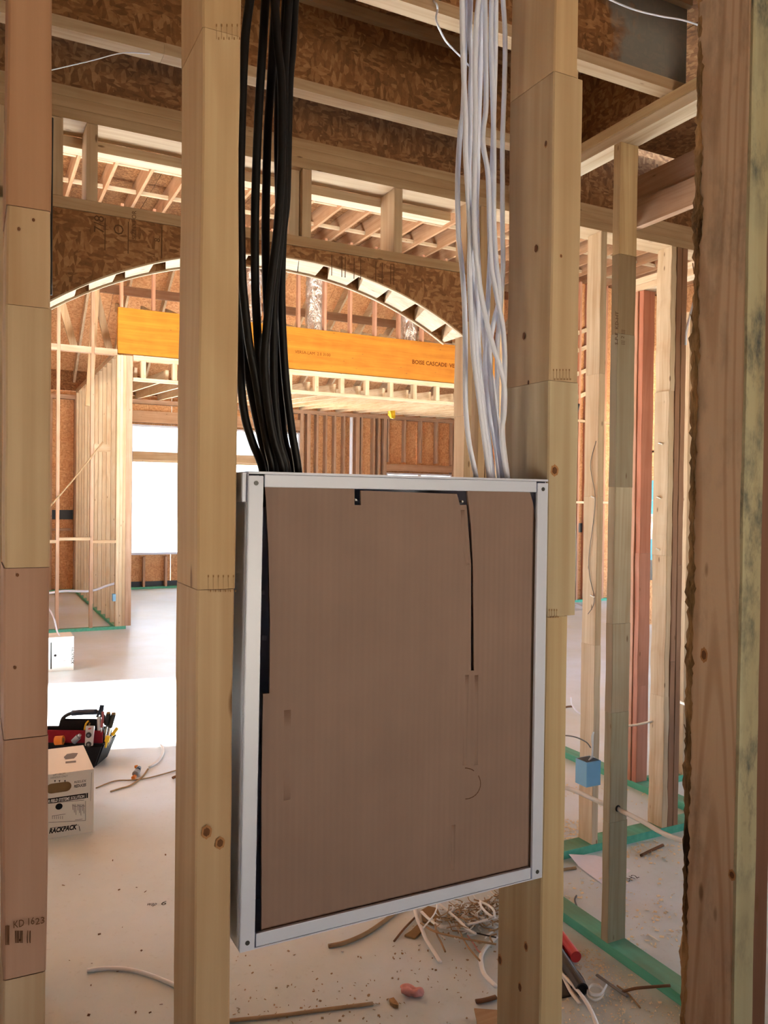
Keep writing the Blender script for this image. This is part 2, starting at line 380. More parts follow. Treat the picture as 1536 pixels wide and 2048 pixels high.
# the walls of this room that stand outside the picture
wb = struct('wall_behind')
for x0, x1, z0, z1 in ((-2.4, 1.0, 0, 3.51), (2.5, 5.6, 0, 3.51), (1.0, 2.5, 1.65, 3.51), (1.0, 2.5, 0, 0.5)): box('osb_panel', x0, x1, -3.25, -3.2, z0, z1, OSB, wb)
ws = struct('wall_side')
for y0, y1, z0, z1 in ((-3.2, -0.8, 0, 3.6), (0.1, 3.2, 0, 3.6), (-0.8, 0.1, 0, 1.0), (-0.8, 0.1, 1.45, 3.6)): box('osb_panel', -2.45, -2.4, y0, y1, z0, z1, OSB, ws)  # the opening here is added, unseen, to brighten left-hand faces
o = box('added_sun_blocker', -6.2, -2.451, -2.6, 2.4, 2.55, 2.6, OSB); o['kind'] = 'structure'  # unseen slab added to keep sun out of the side opening
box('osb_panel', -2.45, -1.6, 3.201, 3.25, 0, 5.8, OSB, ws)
for y0, y1, z0, z1 in ((-3.2, .2, 0, 3.51), (2.2, 3.0, 0, 3.51), (.2, 2.2, 0, .5), (.2, 2.2, 2.1, 3.51)): box('osb_panel', 5.6, 5.65, y0, y1, z0, z1, OSB, ws)  # unseen opening added on this side to light the right bay
wg = struct('wall_gable')
box('osb_panel', -3.0, 12.0, 3.20, 3.22, 3.16, 5.80, OSB, wg)
wl = struct('wall_left')      # the tall window of the great room that lets the sun in
SY0, SY1, SZ0, SZ1 = 6.30, 8.35, 0.95, 4.2
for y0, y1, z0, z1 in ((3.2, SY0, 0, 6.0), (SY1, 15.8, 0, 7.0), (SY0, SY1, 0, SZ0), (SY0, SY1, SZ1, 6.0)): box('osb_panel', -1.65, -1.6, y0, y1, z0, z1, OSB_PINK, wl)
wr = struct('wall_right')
for y0, y1, z0, z1 in ((3.2, 4.2, 0, 5.8), (10.4, 15.6, 0, 5.8), (4.2, 10.4, 3.0, 5.8), (4.2, 10.4, 0, 0.1)): box('osb_panel', 12.0, 12.05, y0, y1, z0, z1, OSB_PINK, wr)  # wide unseen opening added to brighten the great room

# ------------------------------------------------------------------ far wall with its windows
fz = 3.46
wf = struct('wall_far')
FY = 15.5
W1 = (2.62, 5.96, 0.64, 3.07); W2 = (7.95, 9.60, 0.90, 2.31)
def osb_run(parent, xs, z0, z1, y, mat=OSB_PINK, wins=()):
    for a, b in zip(xs, xs[1:]):
        hit = [wn for wn in wins if wn[0] < b - .01 and wn[1] > a + .01]
        spans = [(a, b, z0, z1)]
        for wn in hit: spans = [(a, b, z0, wn[2]), (a, b, wn[3], z1)]
        for s in spans: box('osb_panel', s[0] + .002, s[1] - .002, y, y + .012, s[2], s[3], mat, parent)
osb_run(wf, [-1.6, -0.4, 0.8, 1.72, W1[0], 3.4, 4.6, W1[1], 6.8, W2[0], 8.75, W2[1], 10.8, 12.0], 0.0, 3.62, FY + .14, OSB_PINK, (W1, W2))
x = -1.2
while x < 11.9:
    hit = [wn for wn in (W1, W2) if wn[0] - .04 < x < wn[1]]
    if not hit: box('stud', x, x + .038, FY, FY + .139, .04, fz, None, wf, jit(PINKW))
    else: box('stud', x, x + .038, FY, FY + .139, .04, hit[0][2] - .04, None, wf, jit(PINKW))
    x += .4064
for wn in (W1, W2):
    for a in (wn[0] - .078, wn[0] - .04, wn[1] + .002, wn[1] + .04): box('stud', a, a + .038, FY, FY + .139, .04, fz, None, wf, jit(PINKW))
    box('window_header', wn[0], wn[1], FY + .02, FY + .12, wn[3] + .04, wn[3] + (.26 if wn is W1 else .19), None, wf, jit(srgb(208, 164, 124), .03))
for a, b in ((6.15, 6.19), (6.32, 6.36), (6.72, 6.76), (7.22, 7.3), (7.62, 7.66)): box('stud', a, b, FY - .001, FY + .138, .04, fz, None, wf, jit(PINKW))
box('rim_board', -1.6, 12.0, FY + .141, FY + .16, 3.622, 4.15, OSB, wf)
box('bottom_plate', -1.6, 12, FY, FY + .139, 0, .039, TEAL, wf)
box('top_plate', -1.6, 12, FY, FY + .139, fz, fz + .038, None, wf, jit(PINKW)); box('top_plate', -1.6, 12, FY, FY + .139, fz + .039, fz + .077, None, wf, jit(PINKW))
for x0, x1 in ((-1.5, 1.66), (1.80, W1[0]), ):
    pass
box('fire_blocking', -1.2, 1.60, FY + .03, FY + .138, 1.10, 1.14, None, wf, jit(PINKW))
box('dark_sheathing_gap', -1.5, 1.64, FY + .128, FY + .139, 1.30, 1.47, DARK, wf)
box('dark_membrane', W1[0], W1[1], FY + .118, FY + .139, 0.04, 0.13, DARK, wf)
x = W2[0] + .02
while x < W2[1]:
    box('cripple_stud', x, x + .038, FY, FY + .139, W2[3] + .232, fz, None, wf, jit(PINKW)); x += .4064
for n, wn in ((1, W1), (2, W2)):
    wi = struct('window_%d' % n)
    fr = [(wn[0], wn[0] + .04, wn[2], wn[3]), (wn[1] - .04, wn[1], wn[2], wn[3]), (wn[0] + .04, wn[1] - .04, wn[3] - .04, wn[3]), (wn[0] + .04, wn[1] - .04, wn[2], wn[2] + .04)]
    for q in fr: box('window_frame', q[0], q[1], FY + .02, FY + .15, q[2], q[3], WHITE_METAL, wi)
    if n == 1:
        box('mullion', wn[0] + .04, wn[1] - .04, FY + .0, FY + .10, 2.42, 2.57, None, wi, jit(PINE)); box('mullion', wn[0] + .04, wn[1] - .04, FY - .01, FY + .14, 2.375, 2.415, None, wi, jit(PALE))
        panes = ((wn[0] + .04, wn[1] - .04, wn[2] + .04, 2.375), (wn[0] + .04, wn[1] - .04, 2.57, wn[3] - .04))
    else:
        xm = (wn[0] + wn[1]) / 2; box('mullion', xm - .04, xm + .04, FY + .02, FY + .13, wn[2] + .04, wn[3] - .04, None, wi, jit(PALE))
        panes = ((wn[0] + .04, xm - .04, wn[2] + .04, wn[3] - .04), (xm + .04, wn[1] - .04, wn[2] + .04, wn[3] - .04))
    for q in panes: box('pane', q[0], q[1], FY + .125, FY + .131, q[2], q[3], GLASS, wi)

# ------------------------------------------------------------------ partition and the wall that runs back from it
PYW = 10.90
wp = struct('wall_partition')
for xx in (-1.08, -.675, -.27, .135, .541, .946, 1.350): box('stud', xx, xx + .038, PYW, PYW + .089, .04, 5.5, None, wp, jit(PINKW))
for a, b, c in ((1.668, 1.706, PALE), (1.708, 1.746, PALE), (1.748, 1.786, PINE), (1.788, 1.862, PINKW)): box('post', a, b, PYW, PYW + .1, .04, 3.55, None, wp, jit(c, .04))
box('bottom_plate', -1.6, 1.80, PYW, PYW + .089, 0, .039, TEAL, wp)
for a, b in ((-1.6, .946), (.984, 1.35), (1.388, 1.668)): box('cross_plate', a, b, PYW - .012, PYW + .077, 3.545, 3.62, None, wp, jit(PINKW))
for a, b, z in ((.579, .946, 1.13), (.984, 1.35, 1.16), (1.388, 1.668, 1.12)): box('fire_blocking', a, b, PYW, PYW + .085, z, z + .038, None, wp, jit(PINE))
y = 11.3; k = 0
while y < 15.4:
    box('stud', 1.66, 1.749, y, y + .038, .04, 3.56, None, wp, jit(PALE)); y += .4064
    k += 1
box('bottom_plate', 1.66, 1.749, 11.0, 15.45, 0, .039, TEAL, wp)
box('top_plate', 1.66, 1.749, 11.0, 15.45, 3.56, 3.598, None, wp, jit(PINE)); box('top_plate', 1.66, 1.749, 11.0, 15.45, 3.60, 3.638, None, wp, jit(PINE))
for a, b, z in ((1.52, 5.35, 0), ):
    pass
box('ledger_block', 1.45, 1.66, 11.35, 11.39, 2.32, 2.42, None, wp, jit(PALE))
# diagonal web members of the roof truss over that room
for a, b in (((1.22, 11.25, 5.35), (1.62, 11.25, 3.66)), ((.72, 11.25, 5.35), (1.18, 11.25, 3.66)), ((.80, 11.2, 4.9), (.70, 11.2, 2.2)), ((1.46, 11.2, 4.8), (1.36, 11.2, 2.9))):
    beam('truss_web', a, b, .038, .089, wp, jit(TANW))

# ------------------------------------------------------------------ the orange beam and what hangs under it
lv = thing('laminated_beam', 'long deep orange laminated wood beam spanning the great room beyond the arch', 'beam', (1.67, PYW, 3.57))
bm = bmesh.new(); bbox(bm, 1.675, 7.6, PYW - .005, PYW + .085, 3.575, 4.165); bm_obj('beam_body', bm, LVL, lv)
writing('stamped_lettering', 'BOISE CASCADE  VERSA-LAM', PY(824, 727, PYW - .006), (1, 0, 0), (0, 0, 1), .085, BROWN_PRINT, lv, None, 0, .002)
writing('stamped_lettering', 'VERSA-LAM  2.0 3100', PY(590, 706, PYW - .006), (1, 0, 0), (0, 0, 1), .06, BROWN_PRINT, lv)
wu = struct('wall_upper')
xx = 1.70
while xx < 7.6:
    box('stud', xx, xx + .038, PYW, PYW + .085, 4.17, 5.5, None, wu, jit(ORANGEW)); xx += .4064
xx = 1.97
box('plate', 1.87, 7.6, PYW, PYW + .089, 3.50, 3.565, None, wu, jit(PALE)); box('plate', 1.87, 7.6, PYW, PYW + .089, 3.235, 3.275, None, wu, jit(PALE))
while xx < 7.6:
    box('cripple_stud', xx, xx + .06, PYW, PYW + .085, 3.278, 3.498, None, wu, jit(PALE)); xx += .4064
for a in (7.62, 7.66): box('post', a, a + .038, PYW, PYW + .09, 0.04, 5.5, None, wu, jit(PINE))
# joists of the low ceiling behind the beam
cf = struct('ceiling_far')
xx = 1.90
while xx < 10.5:
    z0, z1 = 3.28, 3.545
    P = [(xx, PYW + .1, z0), (xx + .038, PYW + .1, z0), (xx + .038, FY + .1, z1), (xx, FY + .1, z1)]
    P += [(p[0], p[1], p[2] + .14) for p in P]
    obox('joist', P, LUM[1], cf, jit(PALE, .04), None, 0, (xx, PYW + .1, z0)); xx += .4064
# roof planes above
rf = struct('roof')
ry0, rz0, ry1, rz1 = 15.75, 3.72, 11.15, 6.55
for i in range(11):
    xa, xb = -1.6 + i * 1.22, -1.6 + (i + 1) * 1.22
    for j in range(3):
        f0, f1 = j / 3, (j + 1) / 3
        q = lambda f: (ry0 + (ry1 - ry0) * f, rz0 + (rz1 - rz0) * f)
        (ya, za), (yb, zb) = q(f0), q(f1)
        if i == 0 and j == 0: obox('seam_light_seal', [(-1.75, ry0 + .1, rz0 + .15), (12.1, ry0 + .1, rz0 + .15), (12.1, ry1, rz1 + .235), (-1.75, ry1, rz1 + .235)] + [(-1.75, ry0 + .1, rz0 + .16), (12.1, ry0 + .1, rz0 + .16), (12.1, ry1, rz1 + .245), (-1.75, ry1, rz1 + .245)], DARK, rf)  # added sheet over the roof boards, blocks sun at their seams
        P = [(xa + .003, ya, za + .2), (xb - .003, ya, za + .2), (xb - .003, yb + .004, zb + .2), (xa + .003, yb + .004, zb + .2)]
        obox('osb_panel', P + [(a, b, c + .014) for a, b, c in P], OSB_PINK, rf, None, None, 0, P[0])  # paler board and rafter colours stand in for bounce light up here
xx = -1.4
while xx < 11.8:
    beam('rafter', (xx, ry0, rz0 + .10), (xx, ry1 + .1, rz1 + .04), .038, .19, rf, jit(PALE)); xx += .6096
box('purlin', -1.6, 11.8, 13.2, 13.24, 4.88, 5.02, None, rf, jit(BROWNW)); box('purlin', -1.6, 11.8, 12.2, 12.24, 5.4, 5.54, None, rf, jit(BROWNW))
xx = 2.1
while xx < 9:
    beam('rafter_tie', (xx, 12.3, 4.35), (xx + .02, 14.0, 4.85), .038, .14, rf, jit(PALE)); xx += .4064
# high flat ceiling of the great room
cg = struct('ceiling_great_room')
for i in range(11):
    for j in range(4): box('osb_panel', -1.6 + i * 1.24 + .003, -1.6 + (i + 1) * 1.24 - .003, 3.1 + j * 2.35 + .003, 3.1 + (j + 1) * 2.35 - .003, 5.80, 5.82, OSB, cg)
box('seam_light_seal', -1.7, 12.05, 3.1, 12.5, 5.822, 5.828, DARK, cg)  # added cover that keeps sun out of the deck seams
xx = -.98
while xx < 11.6:
    box('joist', xx, xx + .038, 7.0, 12.3, 5.56, 5.795, None, cg, jit(srgb(206, 158, 112), .05))
    for yy, c in ((9.90, PALE), (10.75, PALE)): box('bridging', xx + .04, xx + .404, yy, yy + .038, 5.60, 5.645, None, cg, jit(c, .05))
    xx += .4064

def duct(name, label, pts, r):
    bm = bmesh.new(); path = smooth_path(pts, 10); n = len(path); rings = []
    for i, p in enumerate(path):
        rr = r * (1 + 0.05 * math.sin(i * 2.4) + 0.04 * mnoise.noise(p * 5)); t = (path[min(i + 1, n - 1)] - path[max(i - 1, 0)]).normalized()
        ref = Vector((0, 1, 0)) if abs(t.y) < .8 else Vector((0, 0, 1)); u = (ref - t * ref.dot(t)).normalized(); s = t.cross(u)
        rings.append([bm.verts.new(p + s * math.cos(a) * rr * (1 + .05 * mnoise.noise(p * 9 + s * a)) + u * math.sin(a) * rr) for a in [2 * math.pi * q / 18 for q in range(18)]])
    for a, b in zip(rings, rings[1:]):
        for q in range(18): bm.faces.new((a[q], a[(q + 1) % 18], b[(q + 1) % 18], b[q]))
    o = bm_obj(name, bm, FOIL, None, None, pts[0], None, True); return tag(o, label, 'duct', 'foil ducts in the roof space')
def colx(px, Y): return PY(px, 600, Y).x
dx = colx(629, 11.35)
duct('foil_duct', 'silver foil duct rising behind the orange beam, widest and fully seen under the arch', [(dx, 11.35, 4.18), (dx, 11.35, 4.9), (dx + .03, 11.35, 5.22)], .135)
dx = colx(818, 11.35)
duct('foil_duct', 'silver foil duct behind the orange beam close under the descending side of the arch', [(dx, 11.35, 4.18), (dx, 11.35, 4.9), (dx, 11.35, 5.22)], .14)
dx = colx(507, 11.35)
duct('foil_duct', 'silver foil duct behind the orange beam, glimpsed between the black cables', [(dx, 11.35, 4.18), (dx, 11.35, 4.9), (dx, 11.35, 5.22)], .12)
duct('foil_duct', 'silver foil duct lying high across the ceiling joists, seen through the openings over the arch', [(3.6, 11.2, 5.43), (4.6, 11.22, 5.44), (5.6, 11.25, 5.42), (7.0, 11.25, 5.44)], .10)

# ------------------------------------------------------------------ the arched header wall
AY, AY2, AYB = 3.05, 3.18, 3.24
ah = thing('arched_header', 'arched plywood header with pale wood blocks along its curved underside', 'header', (1.13, AY, 2.6))
acx, acz, ar = 1.131, 1.113, 1.566
def arc(x, r=ar): return acz + math.sqrt(max(0, r * r - (x - acx) ** 2))
N = 44; AX0, AX1 = 0.17, 1.946
bott = [(AX0 + (AX1 - AX0) * i / N) for i in range(N + 1)]
outl = [(x, arc(x)) for x in bott] + [(1.99, arc(AX1)), (1.99, 2.726), (0.10, 2.726), (0.10, arc(AX0))]
sheet('osb_face', outl, [], .012, lambda u, v, wd: (u, AY + wd, v), OSB, ah)
sheet('osb_face', outl, [], .012, lambda u, v, wd: (u, AYB - .012 + wd, v), OSB, ah)
for ya in (AY - .0012, AYB - .0125):
    bm = bmesh.new(); prev = None
    for i in range(N + 1):
        xx = AX0 + (AX1 - AX0) * i / N; cur = [bm.verts.new(p) for p in ((xx, ya, arc(xx, ar - .006)), (xx, ya + .0135, arc(xx, ar - .006)), (xx, ya + .0135, arc(xx, ar - .0003)), (xx, ya, arc(xx, ar - .0003)))]
        if prev:
            for q in range(4): bm.faces.new((prev[q], prev[(q + 1) % 4], cur[(q + 1) % 4], cur[q]))
        prev = cur
    bm_obj('arch_edge_strip', bm, LUM[0], ah, srgb(226, 200, 160))
gaps = [((154, 178), (149, 178)), ((234, 250), (225, 250)), ((309, 331), (297, 331)), ((420, 437), (416, 437)), ((498, 512), (486, 508)), ((597, 598), (594, 596)), ((649, 660), (630, 655)), ((720, 728), (692, 716)), ((780, 786), (753, 769)), ((834, 852), (803, 830)), ((894, 908), (864, 885))]
YA, YB = AY + .013, AYB - .013
def gx(px, Y, r=ar):
    # a point of the soffit at this pixel column and this depth
    return PY(px, 560, Y).x
ends = [(0.18, 0.18)]
for (a, b), (c, d) in gaps: ends += [(gx(a, YA), gx(c, YB)), (gx(b, YA), gx(d, YB))]
ends += [(1.944, 1.944)]
for i in range(0, len(ends), 2):
    (f0, b0), (f1, b1) = ends[i], ends[i + 1]; bm = bmesh.new(); m = 6; low = []; top = []
    for q in range(m + 1):
        t = q / m; xf, xb = f0 + (f1 - f0) * t, b0 + (b1 - b0) * t
        low.append((bm.verts.new((xf, YA, arc(xf, ar + .001))), bm.verts.new((xb, YB, arc(xb, ar + .001)))))
        top.append((bm.verts.new((xf, YA, arc(xf, ar + .001) + .05)), bm.verts.new((xb, YB, arc(xb, ar + .001) + .05))))
    for q in range(m):
        bm.faces.new((low[q][0], low[q][1], low[q + 1][1], low[q + 1][0])); bm.faces.new((top[q][0], top[q + 1][0], top[q + 1][1], top[q][1]))
        bm.faces.new((low[q][0], low[q + 1][0], top[q + 1][0], top[q][0])); bm.faces.new((low[q][1], top[q][1], top[q + 1][1], low[q + 1][1]))
    for q in (0, m): bm.faces.new((low[q][0], top[q][0], top[q][1], low[q][1]))
    bm_obj('arch_block', bm, LUM[0], ah, jit(srgb(236, 216, 182), .02), ((f0 + f1) / 2, YA, 2.6))
box('sill_plate', -1.5, 1.946, AY, AYB, 2.728, 2.768, None, ah, jit(TANW))
for xx in (.242, .357, 1.172, 1.586): box('cripple_stud', xx, xx + .038, AY, AY2, 2.769, 3.038, None, ah, jit(PINE, .04))
box('cripple_stud', 1.128, 1.169, AY + .03, AY2, 2.769, 3.038, None, ah, jit(PALE, .04))
for xx in (0.42, 0.50, 0.62, 0.70, 0.80): box('stamped_line', xx, xx + .003, AY - .0012, AY - .0004, 2.60, 2.715, STAMP, ah)
for t, px, py, s in (('7/8', 208, 468, .05), ('O', 247, 472, .05), ('SIZED FOR', 272, 480, .022), ('8', 320, 485, .03)):
    writing('stamped_lettering', t, PY(px, py, AY - .001), (0, 0, 1), (-1, 0, 0), s, STAMP, ah)['kind'] = 'stuff'
bm = bmesh.new()
for xx in (1.30, 1.345, 1.36, 1.40, 1.43, 1.50, 1.53, 1.57, 1.585): bbox(bm, xx, xx + .003, AY - .0012, AY - .0004, 2.63, 2.715)
bm_obj('stamped_lines', bm, STAMP, ah)['kind'] = 'stuff'

wc = struct('wall_arch')
z = 3.04
for q in range(3): box('top_plate', -2.3, 5.5, AY, AY2 + .01, z + .0385 * q, z + .0385 * q + .0375, None, wc, jit(TANW, .05))
box('ledger', -2.3, 1.95, AY2 + .011, AY2 + .075, 3.00, 3.039, None, wc, jit(PALE, .03))
box('rim_board', -2.3, 5.5, AY + .10, AY + .13, 3.157, 3.508, OSB, wc)
for a in (.055, .10): box('stud', a, a + .038, AY, AY2, .04, 3.039, None, wc, jit(PINE))
box('bottom_plate', -2.3, .14, AY, AY2, 0, .039, TEAL, wc)
for yy in (-1.8, -1.2, -.6): box('stud', yy, yy + .038, AY, AY2, .04, 3.039, None, wc, jit(PINE))

def mid_stud(name, label, x0, x1, y0, y1, z0, z1, color, cat='stud', mat=None, group=None, cuts=(), cols=None, seed=1, wob=.0012):
    t = thing(name, label, cat, ((x0 + x1) / 2, y0, z0), group)
    zs = [z0] + list(cuts) + [z1]
    for i, (a, b) in enumerate(zip(zs, zs[1:])):
        board('board_piece', x0 + (.0006 if i % 2 else 0), x1 - (.0006 if i % 2 else 0), y0 + (.0006 if i % 2 else 0), y1, a, b - .0008 if i < len(zs) - 2 else b, t, (cols[i] if cols else jit(color, .05)), mat, None, seed + i * 7, wob)
    return t
mid_stud('jamb_post', 'pale jamb post at the foot of the arch beside the white cables', 1.949, 1.987, AY, AY2 - .04, .0, 3.039, PINE, 'post', cuts=(1.2, 2.1), seed=31)
mid_stud('king_stud', 'brown stud just behind the white cables, next to the arch jamb post', 2.022, 2.060, AY, AY2 - .04, .0, 3.039, TANW, seed=32, cuts=(1.6,), wob=.0005)
mid_stud('king_stud', 'brown stud between the white cables and the stud holding the panel', 2.063, 2.101, AY, AY2 - .04, .0, 3.039, TANW, seed=33, cuts=(2.2,), wob=.0005)
m2 = mid_stud('wall_stud', 'pale stud carrying the blue outlet box', 2.722, 2.760, AY, AY2 - .03, .04, 3.039, PALE, seed=34, cuts=(1.02, 1.75, 2.35))
m2b = mid_stud('wall_stud', 'pale knotty stud with three white cable staples, first of the tripled studs', 3.190, 3.226, AY, AY2 - .03, .04, 3.039, PALE, seed=35, cuts=(.72, 1.45, 2.30), wob=.003)
mid_stud('wall_stud', 'brown stud in the middle of the tripled studs', 3.229, 3.265, AY, AY2 - .03, .04, 3.039, BROWNW, seed=36, cuts=(.9,))
mid_stud('wall_stud', 'brown stud on the far side of the tripled studs', 3.268, 3.304, AY, AY2 - .03, .04, 3.039, BROWNW, seed=37, cuts=(1.4,))
pl = tag(box('sill_plate', 2.262, 4.6, AY, AY2 - .03, 0, .039, TEAL), 'teal treated sill plate crossing under the stud with the blue box', 'sill plate')
pl = tag(box('sill_plate', 1.99, 2.168, AY, AY2 - .03, 0, .039, TEAL), 'short teal sill plate end behind the stud holding the panel', 'sill plate') if False else pl
# the red-orange stud on the wall beyond
RX0, RX1 = 3.565, 3.655
mid_stud('wall_stud', 'red-orange stud standing on its own teal plate beyond the doorway', RX0, RX1, 3.62, 3.658, .04, 2.99, ORANGEW, cuts=(.62, 1.42), cols=[srgb(206, 124, 90), srgb(200, 120, 84), srgb(196, 106, 58)], seed=38)
mid_stud('wall_stud', 'slim red-orange stud edge nailed behind the red-orange stud', RX0 - .006, RX1 - .02, 3.661, 3.70, .04, 2.99, ORANGEW, seed=39)
tag(box('sill_plate', RX0, RX1, 3.16, 4.4, 0, .039, TEAL), 'teal sill plate running under the red-orange stud', 'sill plate')
t = thing('double_top_plate', 'two white-lit plates resting over the red-orange stud', 'plate', (RX0, 3.2, 3.0))
for q in range(2): box('plate', RX0, RX1, 3.20, 3.70, 2.992 + .039 * q, 3.030 + .039 * q, None, t, jit(PALE, .02))
mid_stud('wall_stud', 'thin pale stud glimpsed between the tripled studs and the bark-edged stud', 3.93, 3.968, 3.60, 3.69, .04, 2.9, PINE, seed=40)
mid_stud('wall_stud', 'dark stud seen beside the bark-edged stud, beyond the white cable', 4.06, 4.098, 3.62, 3.71, .04, 2.9, BROWNW, seed=41)
tag(box('sill_plate', 3.7, 4.6, 3.60, 3.69, 0, .039, TEAL), 'teal sill plate under the pale stud near the bark-edged stud', 'sill plate')

# ------------------------------------------------------------------ the wall that runs toward the arch wall
MX0, MX1 = 2.17, 2.259
m1 = mid_stud('wall_stud', 'grey weathered stud standing on the teal plate with a cable through it', MX0, MX1, 2.335, 2.373, .039, 3.078, GREYW,
         cuts=(.50, .92, 1.26, 1.78, 2.36, 2.66), cols=[srgb(186, 182, 150), srgb(190, 186, 156), srgb(202, 192, 166), srgb(206, 196, 168), srgb(166, 156, 130), srgb(160, 136, 96), srgb(210, 178, 120)], seed=51)
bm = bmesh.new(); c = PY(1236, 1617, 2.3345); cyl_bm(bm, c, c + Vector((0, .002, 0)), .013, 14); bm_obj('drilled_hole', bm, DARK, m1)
writing('grade_stamp', 'S-P-F  KD-HT', PY(1236, 690, 2.3342), (0, 0, 1), (-1, 0, 0), .022, STAMP, m1)
writing('grade_stamp', '||| 2 |||', PY(1248, 690, 2.3342), (0, 0, 1), (-1, 0, 0), .022, STAMP, m1)
tag(box('sill_plate', MX0, MX1, .70, 3.045, 0, .038, TEAL, None, None, None, .002), 'wide teal sill plate running across the dirty floor under the grey stud', 'sill plate')
t = thing('double_top_plate', 'pale double plate slanting over the grey stud and under the floor joists', 'plate', (MX0, .7, 3.08))
box('plate', MX0, MX1, .70, 3.045, 3.080, 3.117, None, t, jit(PALE, .02)); box('plate', MX0 - .004, MX1, .70, 3.045, 3.119, 3.154, None, t, srgb(222, 190, 130))
t = thing('doubled_header', 'doubled lumber header with a knot, behind the top of the grey stud', 'header', (2.9, 1.9, 3.07))
box('header_board', 2.905, 2.945, 1.5, 3.045, 3.075, 3.20, None, t, srgb(196, 150, 112)); box('header_board', 2.930, 2.970, 1.5, 3.045, 3.204, 3.335, None, t, srgb(190, 142, 104))

# ------------------------------------------------------------------ I-joists overhead
def ijoist(yc, label, hole=None, mat=OSB):
    t = thing('i_joist', label, 'joist', (0, yc, Z_PL), 'floor joists overhead')
    fw_, fh, H = .060, .038, .355
    for a, b in ((-2.39, .55), (.551, 2.255)):
        box('bottom_flange', a, b, yc - fw_ / 2, yc + fw_ / 2, Z_PL + .001, Z_PL + fh, None, t, jit(PINE, .03))
    box('top_flange', -2.39, 2.255, yc - fw_ / 2, yc + fw_ / 2, Z_PL + H - fh, Z_PL + H, None, t, jit(TANW, .03))
    holes = []
    if hole: holes = [[(hole[0] + math.cos(2 * math.pi * q / 24) * hole[2], hole[1] + math.sin(2 * math.pi * q / 24) * hole[2]) for q in range(24)]]
    sheet('web', [(-2.39, Z_PL + fh), (2.255, Z_PL + fh), (2.255, Z_PL + H - fh), (-2.39, Z_PL + H - fh)], holes, .010, lambda u, v, wd: (u, yc - .005 + wd, v), mat, t)
    return t
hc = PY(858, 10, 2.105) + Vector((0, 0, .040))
ijoist(2.72, 'wooden I-joist overhead, second before the arched header, its flange crossing mid-picture behind the cables')
ijoist(2.11, 'wooden I-joist overhead with a round hole and grey stain in its web', (hc.x, hc.z, .045), OSB_STAIN)
ijoist(1.50, 'wooden I-joist overhead, the one closest to the enclosure')
ijoist(.89, 'wooden I-joist directly above the enclosure')
# squash block between joists at the side
tag(box('squash_block', 2.262, 2.30, 2.15, 2.69, 3.157, 3.508, OSB), 'osb rim piece closing the joist bay above the double plate', 'rim board')

# ------------------------------------------------------------------ the near studs
NY0, NY1 = .77, .859
PIECES = {}
def near_stud(name, label, x0, x1, cuts, cols, y0=NY0, y1=NY1, mats=None, seed=60, shift=None, wob=.0007):
    t = thing(name, label, 'stud', ((x0 + x1) / 2, y0, 0)); PIECES[t.name] = []; zs = [0.0] + cuts + [3.09]
    for i, (a, b) in enumerate(zip(zs, zs[1:])):
        s = shift[i] if shift else (0, 0, 0)
        PIECES[t.name].append((a, b, len(t.children))); pc = board('board_piece', x0 + s[0], x1 + s[1], y0 + s[2], y1, a, b - .0006, t, cols[i], (mats[i] if mats else None), None, seed + i, wob); PIECES[t.name][-1] = (a, b, pc)
    return t
def zy(py, x, Y): return PY(x, py, Y).z
def zs(x, Y, *pys): return [zy(p, x, Y) for p in pys]
s0 = near_stud('wall_stud', 'pinkish finger-jointed stud at the edge, stamped near its foot, beside the white box', .028, .066, zs(55, .83, 1950, 1475, 1135, 612, 415),
    [srgb(206, 182, 150), srgb(184, 140, 116), srgb(190, 146, 122), srgb(208, 182, 140), srgb(206, 172, 126), srgb(188, 134, 86)], .83, .919, None, 61,
    [(0, -.001, 0), (0, 0, 0), (0, 0, .0004), (.0003, .0004, 0), (0, 0, .0003), (0, 0, 0)])
bm = bmesh.new()
for px in (11, 14, 17): bbox(bm, PY(px, 1870, .829).x, PY(px, 1870, .829).x + .0007, .8288, .8294, zy(1890, px, .829), zy(1852, px, .829))
for px in (31, 34, 37, 41, 44, 55, 60): bbox(bm, PY(px, 1870, .829).x, PY(px, 1870, .829).x + .0006, .8288, .8294, zy(1886, px, .829), zy(1862, px, .829))
bm_obj('barcode_stamp', bm, STAMP, s0)
writing('grade_stamp', 'KD 16', PY(26, 1857, .8288), (1, 0, 0), (0, 0, 1), .010, STAMP, s0, .018); writing('grade_stamp', '23', PY(70, 1850, .8288), (1, 0, 0), (0, 0, 1), .009, STAMP, s0)
s1 = near_stud('wall_stud', 'pale yellow stud with a finger joint, holding the enclosure on its hinge side', .1935, .2305, zs(440, NY0, 1178, 62),
    [srgb(214, 186, 142), srgb(216, 184, 130), srgb(212, 176, 118)], NY0, NY1, None, 62, [(0, -.0006, .0004), (0, 0, 0), (0, 0, .0004)])
s2 = near_stud('wall_stud', 'broad stud with stepped finger joints, holding the enclosure beside the white cables', .611, .647, zs(1120, NY0, 1232, 762, 145),
    [srgb(212, 190, 140), srgb(206, 190, 152), srgb(212, 184, 138), srgb(214, 178, 122)], NY0, NY1, None, 63, [(0, -.002, 0), (0, .0085, 0), (0, .0075, 0), (0, -.001, 0)])
s3 = near_stud('wall_stud', 'bark-edged brown stud with strong grain and a green-grey mouldy face', .944, .9815, [], [srgb(206, 172, 136)], NY0, NY1, [LUM_GRAIN], 64, None, .0008)
fz_ = board('mouldy_face', .9445, .9820, NY0 - .0036, NY0 + .0020, 0, 3.09, s3, srgb(196, 196, 160), LUM_MOULD, 'green-grey mouldy front face', 77, .0006, .0004)
